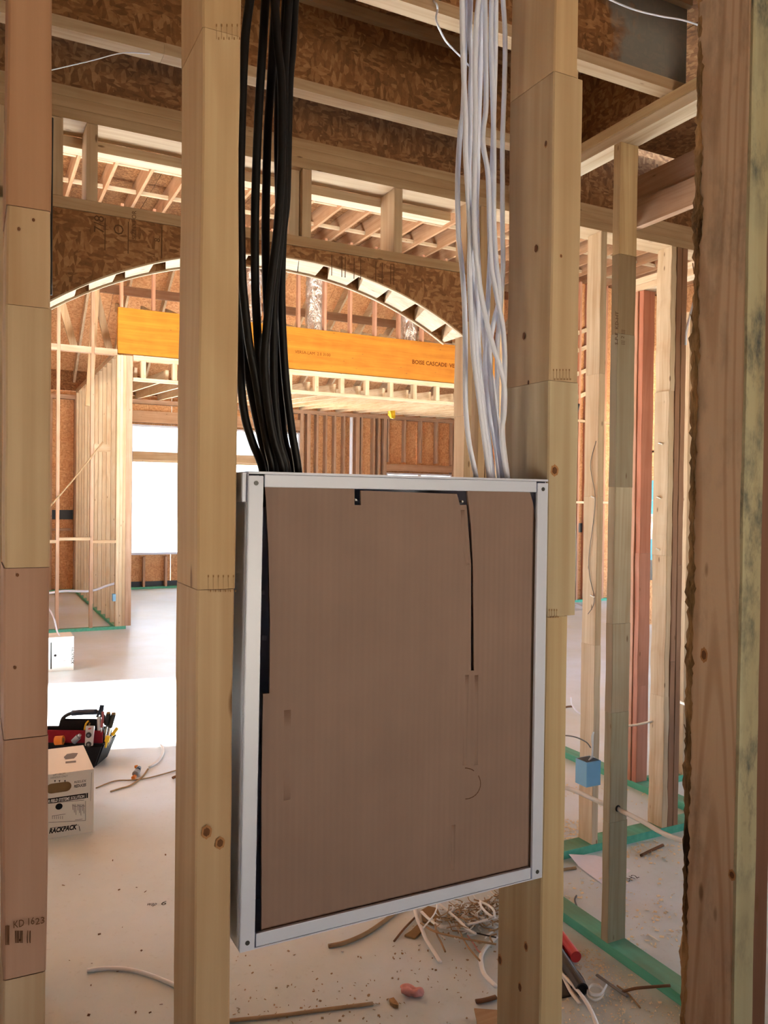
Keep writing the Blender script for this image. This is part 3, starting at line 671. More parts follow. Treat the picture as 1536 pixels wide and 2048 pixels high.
s4 = near_stud('wall_stud', 'reddish brown stud nailed against the mouldy bark-edged stud', .9842, 1.0215, [], [srgb(136, 88, 60)], NY0 + .006, NY1, None, 65)  # reddish brown wood, colour darkened further for the shade of its recess
# finger joint slots and split teeth
def slots(parent, px0, px1, py0, py1, n, Y, mat=None):
    mat = mat or SLOT
    bm = bmesh.new()
    for i in range(n):
        p = px0 + (px1 - px0) * (i + .5) / n; a, b = PY(p, py0, Y), PY(p, py1, Y); s = .0022
        bbox(bm, a.x - .0005, a.x + .0005, Y - .0003, Y + .0002, a.z - s, a.z); bbox(bm, a.x + .0018, a.x + .0026, Y - .0003, Y + .0002, b.z, b.z + s)
        bbox(bm, a.x - .00006, a.x + .00006, Y - .00025, Y + .0002, b.z, a.z)
    return bm_obj('finger_joint', bm, mat, parent)
SLOT = plain('joint_shadow', srgb(140, 106, 70), .8, 0, .1)
slots(s1, 412, 472, 1150, 1184, 6, NY0 - .0006); slots(s1, 428, 480, 48, 78, 5, NY0 - .0006)
slots(s2, 1104, 1142, 738, 760, 6, NY0 - .0006)
def teeth(parent, px, py0, py1, Y, col):
    bm = bmesh.new()
    for i, p in enumerate(px): a, b = PY(p, py0 + 5 * (i % 2), Y), PY(p, py1, Y); bbox(bm, a.x - .0011, a.x + .0011, Y + .0005, Y + .03, min(a.z, b.z), max(a.z, b.z))
    return bm_obj('finger_joint', bm, LUM[2], parent, col)
teeth(s2, (1147.5, 1151, 1155.5), 140, 172, NY0, srgb(220, 196, 150)); teeth(s2, (1118, 1122.5, 1127), 1212, 1238, NY0, srgb(206, 190, 152))
slots(s2, 1096, 1116, 1218, 1236, 4, NY0 - .0026)
# knots and nail marks on the near faces
KNOT = plain('knot_wood', srgb(158, 114, 74), 0.7, 0, 0.2, 0.35, 200); KNOT_D = plain('dark_knot_core', srgb(98, 64, 40), 0.8, 0, 0.2, 0.4, 200)
def knot(parent, p, nrm, r, ratio=1.3, core=True, axis=(0, 0, 1)):
    parent = next((o for a, b, o in PIECES.get(parent.name, []) if a <= p.z <= b), parent)
    n = Vector(nrm); v = Vector(axis); u = v.cross(n)
    for rr, m, h in ((r, KNOT, .0003), (r * .62, KNOT_D, .0005)) if core else ((r, KNOT_D, .0003),):
        bm = bmesh.new(); k = 16; c = bm.verts.new(p + n * h); ring = [bm.verts.new(p + n * h * .6 + u * math.cos(2 * math.pi * i / k) * rr * (1 + .12 * math.sin(i * 2.3)) + v * math.sin(2 * math.pi * i / k) * rr * ratio * (1 + .1 * math.cos(i * 3.1))) for i in range(k)]
        for i in range(k): bm.faces.new((c, ring[i], ring[(i + 1) % k]))
        bm_obj('knot', bm, m, parent)
FR, LF = (0, -1, 0), (-1, 0, 0)
knot(s1, PY(413, 1664, NY0 - .0002), FR, .0052); knot(s1, PY(440, 1686, NY0 - .0002), FR, .0048)
knot(s2, PY(1109, 941, NY0 - .0002), FR, .0058, 1.2); knot(s2, PY(1122, 512, NY0 - .0002), FR, .002, 1.2)
for x, y, r in ((1072, 497, .003), (1048, 672, .003), (1092, 287, .0035), (1057, 765, .0018), (1052, 1893, .004), (1040, 1975, .005), (1000, 1920, .005)): knot(s2, PX(x, y, .6108), LF, r, 1.6, r > .003)
knot(s3, PX(1408, 1310, .9432), LF, .0065, 1.7); knot(s3, PX(1464, 1750, .9432), LF, .006, 1.3)
knot(s0, PY(40, 1880, .8296), FR, .0012, 1, False)
for x, y in ((38, 458), (67, 440), (30, 1335), (35, 1150)): knot(s0, PY(x, y, .8296), FR, .0013, 1.3, False)
# bark left on the edge of the far corner of the mouldy stud
bm = bmesh.new(); r = random.Random(5); n = 420; rings = []
for i in range(n + 1):
    zz = 3.09 * i / n; k = .0014 + .0050 * max(0, mnoise.noise(Vector((0, 3, zz * 11)))) + r.uniform(0, .0018)
    cx_, cy_ = .9436, NY1 - .004
    rings.append([bm.verts.new((cx_ + math.cos(a) * k * r.uniform(.6, 1.2) * .45, cy_ + math.sin(a) * k * r.uniform(.7, 1.4) * 2.0, zz)) for a in [2 * math.pi * q / 7 for q in range(7)]])
for a, b in zip(rings, rings[1:]):
    for q in range(7): bm.faces.new((a[q], a[(q + 1) % 7], b[(q + 1) % 7], b[q]))
bm_obj('bark_edge', bm, BARK, s3, None, None, 'ragged dark bark along the rear edge')
bm = bmesh.new()
for i in range(46):
    zz = r.choice((r.uniform(.9, 1.2), r.uniform(1.3, 1.75), r.uniform(.6, 1.0), r.uniform(1.75, 2.2))); y0 = NY1 - r.uniform(0, .010)
    L = r.uniform(.006, .02); tube_bm(bm, [(.9432, y0, zz), (.9432 - r.uniform(.001, .004), y0 + r.uniform(-.003, .004), zz + L)], r.uniform(.0004, .0012), None, 4, 2)
bm_obj('bark_splinters', bm, BARK, s3)['kind'] = 'stuff'
# the plates above and below these studs
wn_ = struct('wall_near')
for x0, x1 in ((-.6, .2), (.64, 2.16)):
    box('top_plate', x0, x1, NY0, NY1, 3.092, 3.154, None, wn_, jit(PINE))

# ------------------------------------------------------------------ the enclosure
EF = .765; EX0, EX1, EZ0, EZ1 = .2410, .6065, 1.2735, 1.7465; EB = NY1
en = thing('media_enclosure', 'white metal wiring enclosure mounted between two studs, cables entering its top', 'enclosure', ((EX0 + EX1) / 2, EF, EZ0))
RW = .0152
LEAN = .0045     # the hinge side leans a little: lower end further out
def lx(z): return EX0 - LEAN * (EZ1 - z) / (EZ1 - EZ0)
def lean_box(name, xa, xb, ya, yb, za, zb, bev=.0006):
    P = [(lx(z) + x, y, z) for z in (za, zb) for x, y in ((xa, ya), (xb, ya), (xb, yb), (xa, yb))]
    return obox(name, P, WHITE_METAL, en, None, None, bev)
def rail(name, x0, x1, z0, z1, y0=EF, d=.004): return box(name, x0, x1, y0, y0 + d, z0, z1, WHITE_METAL, en, None, None, .0008)
lean_box('frame_stile', 0, RW, EF - .0008, EF + .0032, EZ0 + .0008, EZ1 - .0042); rail('frame_stile', EX1 - RW, EX1, EZ0 + .0008, EZ1 - .0042, EF - .0008)
rail('frame_rail', EX0 + RW + .0012, EX1 - RW - .0012, EZ1 - .0152, EZ1 - .0026); rail('frame_rail', EX0 - LEAN + RW + .0014, EX1 - RW - .0012, EZ0 + .0016, EZ0 + .0150)
lean_box('side_panel', 0, .0014, EF + .0036, EB, EZ0 + .0015, EZ1 - .0026, .0002); box('side_panel', EX1 - .0014, EX1, EF + .0036, EB, EZ0 + .0015, EZ1 - .0026, WHITE_METAL, en)
box('side_flange', EX0 - .0050, EX0 - .0004, EF + .004, EF + .06, EZ1 - .030, EZ1 - .001, WHITE_METAL, en, None, None, .0006)
box('back_panel', EX0 - .0028, EX1 - .0014, EB - .0016, EB, EZ0 + .0015, EZ1 - .0026, WHITE_METAL, en)
kx = lambda px: PY(px, 946, .82).x
hol = [(kx(515), kx(604)), (kx(938), kx(1022))]
topo = [(EX0, EF - .0004), (EX1, EF - .0004), (EX1, EB), (EX0, EB)]
sheet('top_panel', topo, [[(a, .786), (b, .786), (b, .852), (a, .852)] for a, b in hol], .0024, lambda u, v, wd: (u, v, EZ1 - .0024 + wd), WHITE_METAL, en)
box('bottom_panel', EX0 - LEAN, EX1, EF - .0004, EB, EZ0, EZ0 + .0014, WHITE_METAL, en)
for side in (0, 1):
    for z in (EZ0 + .0085, EZ1 - .0115):
        x = (EX1 - RW / 2) if side else lx(z) + RW / 2
        cyl('screw_hole', (x, EF - .0014, z), (x, EF + .002, z), .0023, DARK, en, 14)
for px, py in ((712, 1000), (925, 1003)): cyl('cable_connector', PY(px, py, .776), PY(px, py, .776) + Vector((0, .006, 0)), .0013, WHITE_PRINT, en, 10)
for px, py in ((527, 1185), (531, 1276)): cyl('cable_connector', PY(px - 6, py, .79), PY(px + 1, py, .79), .0026, WHITE_CABLE, en, 10)
# its cardboard cover
cb = thing('cardboard_cover', 'brown corrugated cardboard cover filling the front of the white enclosure, slit near its side', 'cardboard', (.42, .771, EZ0 + .01))
cpx = [(529, 966), (709, 975), (709, 1010), (722, 1010), (722, 981), (914, 988), (920, 1010), (933, 1010), (937, 1060), (942, 1125), (942, 1200), (942, 1341), (948, 1341), (947.5, 1250), (946, 1125), (942, 1050), (935, 986), (935, 975), (1060, 985), (1066, 1005), (1071, 1040), (1073, 1090),
       (1073, 1200), (1072, 1400), (1069.5, 1624), (1064.5, 1626), (1063, 1740), (1062, 1758), (900, 1790), (700, 1830), (525, 1873), (523, 1860), (523, 1590), (526, 1388), (539, 1387), (540, 1250), (537, 1100), (532, 1000)]
CY = .7705
pts = [PY(x, y, CY) for x, y in cpx]
sheet('cover_board', [(p.x, p.z) for p in pts], [], .003, lambda u, v, wd: (u, CY + wd, v), CARD, cb)
def crease(pl, wd=.0012):
    bm = bmesh.new(); tube_bm(bm, [PY(x, y, CY + .0001) for x, y in pl], wd * 2.2, .00045, 12, 4); return bm_obj('crease', bm, CARD, cb, None, None, None, True)
crease([(934, 1350), (931, 1450), (929, 1530)]); crease([(953, 1350), (952, 1530)]); crease([(907, 1650), (905, 1740)])
crease([(575, 1420), (574, 1600)], .0018); crease([(925, 1020), (929, 1090), (936, 1130)]); 
bm = bmesh.new()
for i in range(15):
    if i in (3, 4): continue
    a0 = -math.pi / 2 + math.pi * i / 15; tube_bm(bm, [PY(930 + 31 * math.cos(a), 1567 + 31 * math.sin(a), CY) for a in (a0, a0 + .10, a0 + .19)], .00050, None, 5, 2)
bm_obj('perforation', bm, STAMP, cb)

# ------------------------------------------------------------------ cables
def cable(px, Y, r, mat, name, label, group, top=3.05):
    pts = [PY(a, b, Y) for a, b in px]; k = (pts[0] - pts[1]); k = k / max(1e-6, k.z)
    p0 = pts[0]; ups = [p0 + Vector((k.x * a * (1 - .3 * a), 0, a)) for a in (.50, .36, .22, .12, .05)]
    pts = [Vector((ups[0].x + k.x * .05, Y, top)), Vector((ups[0].x + k.x * .03, Y, (top + ups[0].z) / 2))] + ups + pts
    end = pts[-1]; pts.append(Vector((end.x + .003, Y, EZ1 - .035)))
    return tag(tube(name, pts, r, mat, None, None, 9, 5), label, 'cable', group)
BR = .00455
blk = [
 ([(500,0),(491,70),(486,164),(483,258),(481,350),(482,445),(484,545),(489,606),(499,692),(511,753),(523,826),(537,899),(545,938)], .812, 'black cable hugging the pale yellow stud at the very top of the picture'),
 ([(531,0),(525.5,94),(521,164),(516,258),(511.5,375),(510,469),(511,582),(516,680),(521,777),(531,850),(549,938)], .822, 'straight black cable second from the pale yellow stud at mid height'),
 ([(552,0),(547,70),(542,164),(536,258),(532.6,375),(531.4,469),(533,582),(538,680),(542,777),(549,875),(560,938)], .832, 'straight black cable third from the pale yellow stud at mid height'),
 ([(549,0),(556,94),(563,164),(564,281),(561,375),(554,469),(543,558),(534,655),(529,716),(534,790),(547,875),(566,938)], .803, 'black cable that swings across the others and bows toward the pale stud'),
 ([(578,0),(572,94),(569,164),(568,281),(567,398),(561,469),(550,582),(547,680),(548,777),(558,875),(574,938)], .813, 'black cable in the middle of the bunch, glossiest toward its lower half'),
 ([(590,0),(585,94),(579,164),(576,281),(573,398),(566,469),(563,582),(566,680),(573,777),(584,863),(596,938)], .823, 'outermost black cable on the side away from the pale stud'),
 ([(572,0),(566,94),(558,164),(556,281),(558,398),(558,469),(556,606),(556,704),(561,777),(568,875),(584,938)], .838, 'black cable hidden at the back of the bunch'),
 ([(470,0),(470,250),(472,450),(479,619),(489,692),(497,753),(511,826),(525,887),(538,938)], .843, 'black cable sweeping out from behind the pale stud above the orange beam'),
 ([(464,0),(464,300),(468,520),(480,704),(483,777),(491,838),(506,887),(525,938)], .834, 'lowest sweeping black cable, entering the enclosure nearest its hinge-side corner'),
]
for p, Y, lab in blk: cable(p, Y, BR, BLACK_CABLE, 'black_cable', lab, 'black cables entering the enclosure')
WR = .0031
wht = [
 ([(924,0),(925.5,94),(928,164),(931,234),(931,305),(935,375),(940,469),(939,536),(941,612),(944,663),(947,714),(957,790),(967,866),(978,955)], .802, 'white cable hanging outermost near the ceiling hole, then curving into the bundle'),
 ([(941,0),(939.5,70),(943,117),(941,187),(939.5,281),(938,352),(944,445),(945,561),(950,663),(955,739),(965,815),(975,891),(983,955)], .810, 'white cable running just inside the outermost one, printed along its jacket'),
 ([(930,0),(929,120),(926,223),(921,258),(917,316),(915,375),(917,469),(919,490),(924,536),(929,612),(930.5,688),(930.5,765),(932,828),(939,891),(952,955)], .817, 'white cable bowing out alone past the arch and entering the enclosure first'),
 ([(957,0),(951,70),(950,140),(951,234),(950,305),(948,398),(949,469),(954.6,536),(962,587),(972,638),(985,688),(1000,734),(1009,777),(1008,828),(1003,866),(1008,917),(1014,955)], .796, 'white cable crossing in front of the bundle toward the broad stud'),
 ([(965,0),(962,94),(959.5,187),(956,281),(955,352),(952.5,420),(954.6,485),(956,612),(957,688),(962,765),(972,841),(986,955)], .824, 'white cable running straight down the middle of the white bundle'),
 ([(970,0),(971,94),(972,211),(966.5,258),(966.5,293),(975,340),(978,398),(979.5,469),(983,536),(995,600),(1005,650),(1009,701),(1009,752),(1007,803),(1005,866),(1010,917),(1015,955)], .804, 'white cable with a kink below the second joist'),
 ([(983,0),(982,94),(985,187),(987.6,281),(987.6,375),(987.6,440),(992,520),(999,592),(989,638),(980,688),(980,739),(987,815),(997,891),(1005,955)], .814, 'white cable whose printed jacket twists behind two others beside the arch foot'),
 ([(992,0),(991,94),(988,211),(984,352),(982,469),(976,600),(972,688),(970,739),(977,815),(991,891),(998,955)], .832, 'white cable at the back of the bundle'),
 ([(1006,0),(1010,70),(1009,164),(1005,281),(1005,375),(1005,460),(1006,536),(1001,612),(995,688),(994,790),(994,866),(998,920),(1002,955)], .845, 'white cable nearest the broad stud, hanging apart from the others'),
 ([(961,0),(957,120),(955,260),(953,400),(956,520),(966,650),(973,714),(985,765),(993,828),(1002,891),(1009,955)], .838, 'white cable rising behind the middle of the white bundle'),
]
for p, Y, lab in wht: cable(p, Y, WR, WHITE_CABLE, 'white_cable', lab, 'white cables entering the enclosure')
def loose(name, label, pts, r, mat=WHITE_CABLE, rb=None, cat='cable', group=None, sub=6):
    return tag(tube(name, pts, r, mat, None, rb, 8, sub), label, cat, group)
loose('loose_wire', 'white wire dropping through the round joist hole behind the white bundle', [hc + Vector((.004, .0115, -.012)), hc + Vector((.004, -.006, -.026)), PY(873, 8, 2.06), PY(875, 20, 2.07), PY(873, 42, 2.055), PY(889, 78, 2.10), PY(906, 98, 2.2), PY(924, 116, 2.3), PY(938, 132, 2.4)], .003)
loose('loose_wire', 'thin white wire strung across the top corner under the stained joist', [PY(1195, -12, 1.62), PY(1262, 17, 1.62), PY(1320, 32, 1.62), PY(1365, 40, 1.62), PY(1405, 54, 1.62), PY(1440, 75, 1.62)], .0022)
loose('loose_wire', 'thin pale wire strung between the dark joists beside the edge stud', [PY(90, 143, 2.5), PY(180, 122, 2.5), PY(245, 106, 2.5), PY(300, 108, 2.5)], .0016)
XR = 2.20
ho = PY(1236, 1617, 2.334)
loose('flat_cable', 'white flat cable sagging through the grey stud above the floor', [PX(1085, 1552, XR), PX(1125, 1572, XR), PX(1160, 1586, XR), PX(1200, 1604, XR), Vector((ho.x, 2.36, ho.z)), Vector((ho.x, 2.31, ho.z - .003)), PX(1280, 1640, XR), PX(1325, 1666, XR), PX(1372, 1684, XR), PX(1420, 1702, XR)], .0055, ROMEX, .010)
loose('flat_cable', 'grey flat cable bridging from the red-orange stud to the tripled studs', [PY(1250, 1452, 3.25), PY(1275, 1449, 3.2), PY(1306, 1442, 3.13)], .010, ROMEX, .006)
loose('flat_cable', 'white flat cable crossing behind the bark-edged stud below its knot', [PY(1360, 1404, 3.3), PY(1378, 1411, 3.2), PY(1400, 1416, 3.1)], .006, ROMEX, .009)
loose('loose_wire', 'white cable angling down beside the bark-edged stud near the ceiling', [PY(1404, 520, 3.0), PY(1398, 560, 3.02), PY(1386, 610, 3.02), PY(1374, 655, 3.02), PY(1371, 690, 3.04)], .006)
stw = loose('stapled_wire', 'thin grey wire stapled down the side of the stud with the blue box', [PX(1192, 882, 2.720), PX(1181, 930, 2.719), PX(1190, 990, 2.719), PX(1187, 1040, 2.719), PX(1178, 1110, 2.719), PX(1179, 1150, 2.719), PX(1188, 1192, 2.719), PX(1186, 1212, 2.719), PX(1176, 1228, 2.715)], .0016, FADED)
for k, (x, y, X, st) in enumerate(((1187, 994, 2.7215, m2), (1186, 1192, 2.7215, m2), (1322, 887, 3.1895, m2b), (1318, 995, 3.1895, m2b), (1317, 1098, 3.1895, m2b))):
    p = PX(x, y, X); bm = bmesh.new(); tube_bm(bm, [p + Vector((-.002, -.012, -.004)), p + Vector((-.004, 0, 0)), p + Vector((-.002, .014, .003))], .0035, None, 6, 2); bm_obj('cable_staple', bm, WHITE_PRINT, st)

# ------------------------------------------------------------------ blue outlet box on its stud
p0, p1 = PY(1172, 1530, 3.0), PY(1190, 1571, 3.0)
bx0, bx1, bz0, bz1 = p0.x, 2.7205, p1.z, p0.z + .012
ob = thing('outlet_box', 'blue plastic electrical box nailed low on a pale stud, white wires in its top', 'electrical box', (bx0, 2.995, bz0))
bm = bmesh.new(); bbox(bm, bx0, bx1, 2.995, 3.075, bz0, bz1); box_ = bm_obj('box_shell', bm, BLUE_PLASTIC, ob)
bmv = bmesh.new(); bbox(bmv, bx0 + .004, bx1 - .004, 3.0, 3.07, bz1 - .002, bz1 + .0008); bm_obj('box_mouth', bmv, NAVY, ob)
for k, (px, dy) in enumerate(((1177, 0), (1181, .01), (1184, .02), (1188, .025))):
    pz = PY(px, 1533, 3.015 + dy)
    loose('white_lead', ('first white lead in the blue electrical box, nearest the open floor', 'second white lead from the open floor in the blue electrical box', 'third white lead from the open floor in the blue electrical box', 'white lead in the blue electrical box closest to its stud')[k], [Vector((pz.x, pz.y, bz1 + .002)), PY(1183 + k * .8, 1512, 3.012 + dy * .5), PY(1184 + k * .6, 1492, 3.01 + k * .004), PY(1183 + k, 1474, 3.01 + k * .004), PY(1186 + k * .5, 1464, 3.02 + k * .004)], .0028, ROMEX, None, 'wire', 'white leads above the blue box')
loose('loose_wire', 'grey wire drooping from the stud holding the panel to the blue electrical box', [PY(1105, 1474, 2.96), PY(1125, 1471, 2.96), PY(1150, 1474, 2.97), PY(1172, 1484, 2.98), PY(1181, 1495, 2.985)], .003, FADED)

# ------------------------------------------------------------------ osb wall with black conduit beyond
we = struct('wall_beyond')
ex0 = 7.9
for i in range(4): box('osb_panel', ex0 + i * .9 + .002, ex0 + (i + 1) * .9 - .002, 10.99, 11.0, 0, 5.5, OSB_PINK, we)
for a in (8.0, 8.42, 8.60, 9.28, 9.46, 9.86, 10.27, 10.68): box('stud', a, a + .038, 10.9, 10.989, .04, 5.5, None, we, jit(ORANGEW))
box('bottom_plate', ex0, 11.5, 10.9, 10.989, 0, .039, TEAL, we); box('cross_plate', ex0, 11.5, 10.89, 10.979, 3.1, 3.14, None, we, jit(PINE))
box('fire_blocking', ex0, 11.5, 10.89, 10.979, 1.70, 1.74, None, we, jit(PALE))
box('dark_sheathing_gap', 9.18, 9.60, 10.97, 10.988, 1.20, 1.36, DARK, we)
for z0, z1 in ((3.3, 3.7), (3.7, 4.1), (4.1, 4.5), (4.4, 4.8)): beam('truss_web', (8.7, 10.93, z0), (9.7, 10.93, z1), .038, .07, we, jit(PALE))
loose('black_conduit', 'black conduit running up the osb wall beyond the stud holding the panel', [Vector((PY(1146, 1196, 10.85).x, 10.85, .01)), PY(1149, 1120, 10.85), PY(1148, 1000, 10.85), PY(1150, 900, 10.85), PY(1150, 840, 10.85), PY(1156, 808, 10.85)], .035, DARK)
eb = tag(box('junction_box', *(lambda a, b: (a.x, b.x, 10.83, 10.899, b.z, a.z))(PY(1133, 1052, 10.8), PY(1143, 1064, 10.8)), GREY_BOX, None, None, None, .004), 'grey junction box on the osb wall beside the black conduit', 'electrical box')
loose('loose_wire', 'pale wires spilling on the floor below the black conduit', [PZ(1130, 1214), PZ(1150, 1207, .05), PZ(1165, 1212, .05), PZ(1172, 1222)], .015)
# far glazed opening seen through the doorway
wo = struct('wall_opening')
g0, g1 = PY(1280, 880, 8.5).x, PY(1345, 880, 8.5).x
wz = lambda py: PY(1303, py, 8.5).z
for za, zb, m in ((wz(1160), wz(1120), DARK), (wz(1120), wz(1078), BLUE_WRAP), (wz(1028), wz(1000), BLUE_WRAP), (wz(1000), wz(960), BLUE_WRAP), (wz(955), wz(900), OSB_PINK), (wz(905), wz(700), OSB_PINK), (0, wz(1160), OSB_PINK)):
    box('osb_panel' if m is OSB_PINK else 'house_wrap', g0, g1, 8.5, 8.53, min(za, zb), max(za, zb) - .004, m, wo)
for a in (g0, g1 - .04): box('stud', a, a + .038, 8.44, 8.498, 0, 3.4, None, wo, jit(PINE))
w3 = struct('window_3'); box('window_frame', g0, g1, 8.5, 8.53, wz(1078), wz(1074), WHITE_METAL, w3); box('window_frame', g0, g1, 8.5, 8.53, wz(1032), wz(1028), WHITE_METAL, w3); box('pane', g0, g1, 8.512, 8.518, wz(1074), wz(1032), GLASS, w3)

# ------------------------------------------------------------------ white boxes and the tool bag
def carton(name, label, x0, x1, y0, y1, h, cat='box'):
    t = thing(name, label, cat, ((x0 + x1) / 2, y0, 0)); return t
bxr, byf, byb, bh = .566, 4.355, 4.80, .318; bxl = .20
cx = carton('cable_carton', 'white printed cable carton with a hand hole, before the black tool bag', bxl, bxr, byf, byb, bh)
hz0, hz1 = PY(120, 1585, byf).z, PY(120, 1565, byf).z; hx1 = PY(143, 1575, byf).x; hx0 = hx1 - .12; hm = (hz0 + hz1) / 2; hr = (hz1 - hz0) / 2
hole = [(hx1 - hr + hr * math.cos(a), hm + hr * math.sin(a)) for a in [-math.pi / 2 + math.pi * i / 8 for i in range(9)]] + [(hx0 + hr + hr * math.cos(a), hm + hr * math.sin(a)) for a in [math.pi / 2 + math.pi * i / 8 for i in range(9)]]
sheet('front_panel', [(bxl, 0), (bxr, 0), (bxr, bh), (bxl, bh)], [hole], .004, lambda u, v, wd: (u, byf + wd, v), WHITE_CARD, cx)
box('back_panel', bxl, bxr, byb - .004, byb, 0, bh, WHITE_CARD, cx); box('side_panel', bxl, bxl + .004, byf + .004, byb - .004, 0, bh, WHITE_CARD, cx)
box('side_panel', bxr - .004, bxr, byf + .004, byb - .004, 0, bh, WHITE_CARD, cx); box('top_flap', bxl, bxr, byf, byb, bh + .0005, bh + .004, WHITE_CARD, cx)
box('bottom_panel', bxl + .004, bxr - .004, byf + .004, byb - .004, 0.001, .004, TAN_CARD, cx); box('inner_liner', hx0 - .01, hx1 + .02, byf + .008, byf + .012, hz0 - .03, hz1 + .03, TAN_CARD, cx)
PF = byf - .0006
def pr(px, py): return PY(px, py, PF)
def prn(t, px, py, size, mat=PRINT, wpx=None, shear=0, bold=0): return writing('printed_lettering', t, pr(px, py), (1, 0, 0), (0, 0, 1), size, mat, cx, (pr(px + wpx, py).x - pr(px, py).x) if wpx else None, shear, bold)
prn('LIFT FROM', 106, 1552, .014, FADED, 24, .1); prn('HANDLES ONLY', 101, 1558, .014, FADED, 34, .1)
prn('REELEX', 148, 1567, .017, PRINT, 24, .15); prn('REDUCES', 148, 1575.5, .020, PRINT, 24, .15, .0006)
prn('RACKPACK', 98, 1667, .034, PRINT, 56, .25, .0016)
bm = bmesh.new(); a, b = pr(80, 1600), pr(172, 1584.5); bbox(bm, bxl + .001, pr(172, 1590).x, PF, PF + .0004, pr(140, 1601).z, pr(140, 1591).z)
bbox(bm, pr(173, 1590).x, pr(176, 1590).x, PF, PF + .0004, pr(140, 1601).z, pr(140, 1591).z); bm_obj('printed_band', bm, PRINT, cx)
writing('printed_lettering', 'R FIELD SYSTEMS SOLUTION', Vector((pr(96, 1600).x, PF - .0004, pr(140, 1599.5).z)), (1, 0, 0), (0, 0, 1), .022, WHITE_PRINT, cx, pr(170, 1600).x - pr(97, 1600).x, .2, .0006)
bm = bmesh.new()
for px in (110, 119, 130):   # three arrows
    p = pr(px, 1562); v = [bm.verts.new(p + Vector(q)) for q in ((-.004, 0, .004), (.004, 0, .004), (0, 0, -.008))]; bm.faces.new(v)
def pline(x0, y0, x1, y1, wd=.0009):
    p, q = pr(x0, y0), pr(x1, y1); d = (q - p).normalized(); s = Vector((-d.z, 0, d.x)) * wd
    bm.faces.new([bm.verts.new(v) for v in (p - s, q - s, q + s, p + s)])
pline(171, 1602, 171, 1641); pline(97, 1645, 171, 1641); pline(97, 1607, 168, 1600)
for i, px in enumerate((145, 148, 151, 155, 158, 161, 164, 167)): pline(px, 1608, px + 1, 1620 + (i * 5) % 14); pline(px, 1611 + i % 3, px + 3, 1611 + i % 3)
for i in range(6): pline(105 + i * 4, 1632, 105 + i * 4, 1638); 
pline(104, 1632, 131, 1628); pline(150, 1640, 165, 1638); pline(158, 1652, 160, 1662, .0014); pline(100, 1656, 158, 1650); pline(183.5, 1545, 181, 1602, .0006)
p = pr(118, 1613)
c = bm.verts.new(p); ring = [bm.verts.new(p + Vector((math.cos(2 * math.pi * i / 18) * .017, 0, math.sin(2 * math.pi * i / 18) * .016))) for i in range(18)]
for i in range(18): bm.faces.new((c, ring[i], ring[(i + 1) % 18]))
bm_obj('printed_drawing', bm, PRINT, cx)
bm = bmesh.new(); zt = bh + .0044   # dark blot and small marks printed on the top flap
v = [bm.verts.new(PZ(x, y, zt)) for x, y in ((128, 1514), (134, 1508), (146, 1506), (156, 1506), (153, 1512), (148, 1517), (140, 1518), (131, 1519))]; bm.faces.new(v)
v = [bm.verts.new(PZ(x, y, zt)) for x, y in ((131, 1523), (152, 1521), (152, 1525), (131, 1527))]; bm.faces.new(v)
bm_obj('printed_drawing', bm, FADED, cx)

b2r, b2f, b2b, b2h = .908, 8.50, 8.80, .335; b2l = .52
c2 = carton('cable_carton', 'white cable carton standing far off by the partition, cable rising from its slot', b2l, b2r, b2f, b2b, b2h)
sheet('top_flap', [(b2l, b2f), (b2r, b2f), (b2r, b2b), (b2l, b2b)], [[(.70, 8.60), (.80, 8.60), (.80, 8.62), (.70, 8.62)]], .004, lambda u, v, wd: (u, v, b2h - .004 + wd), WHITE_CARD, c2)
for q in ((b2l, b2r, b2f, b2f + .004), (b2l, b2r, b2b - .004, b2b), (b2l, b2l + .004, b2f + .004, b2b - .004), (b2r - .004, b2r, b2f + .004, b2b - .004)): box('side_panel', q[0], q[1], q[2], q[3], 0, b2h - .0045, WHITE_CARD, c2)
P2 = b2f - .0008
writing('printed_lettering', 'RACKPACK', PY(142.5, 1294, P2), (0, 0, -1), (1, 0, 0), .035, PRINT, c2, PY(142, 1294, P2).z - PY(142, 1328, P2).z, .2, .001)
bm = bmesh.new(); q0, q1 = PY(101, 1285, P2), PY(103.5, 1338, P2); bbox(bm, q0.x, q1.x, P2, P2 + .0004, q1.z, q0.z)
p = PY(110.5, 1311, P2); c = bm.verts.new(p); ring = [bm.verts.new(p + Vector((math.cos(2 * math.pi * i / 14) * .013, 0, math.sin(2 * math.pi * i / 14) * .013))) for i in range(14)]
for i in range(14): bm.faces.new((c, ring[i], ring[(i + 1) % 14]))
bm_obj('printed_band', bm, PRINT, c2)
bm = bmesh.new()
for yy in (1302, 1308, 1314, 1322): q = PY(118, yy, P2); bbox(bm, q.x, q.x + .06, P2, P2 + .0004, q.z - .004, q.z)
bm_obj('printed_drawing', bm, FADED, c2)
loose('feed_cable', 'pale cable pulled up from the far white carton', [(.75, 8.61, .30), PY(120, 1274, 8.6), PY(114, 1262, 8.7), PY(109, 1240, 8.9), PY(103, 1226, 9.2), PY(96, 1215, 9.4)], .008)

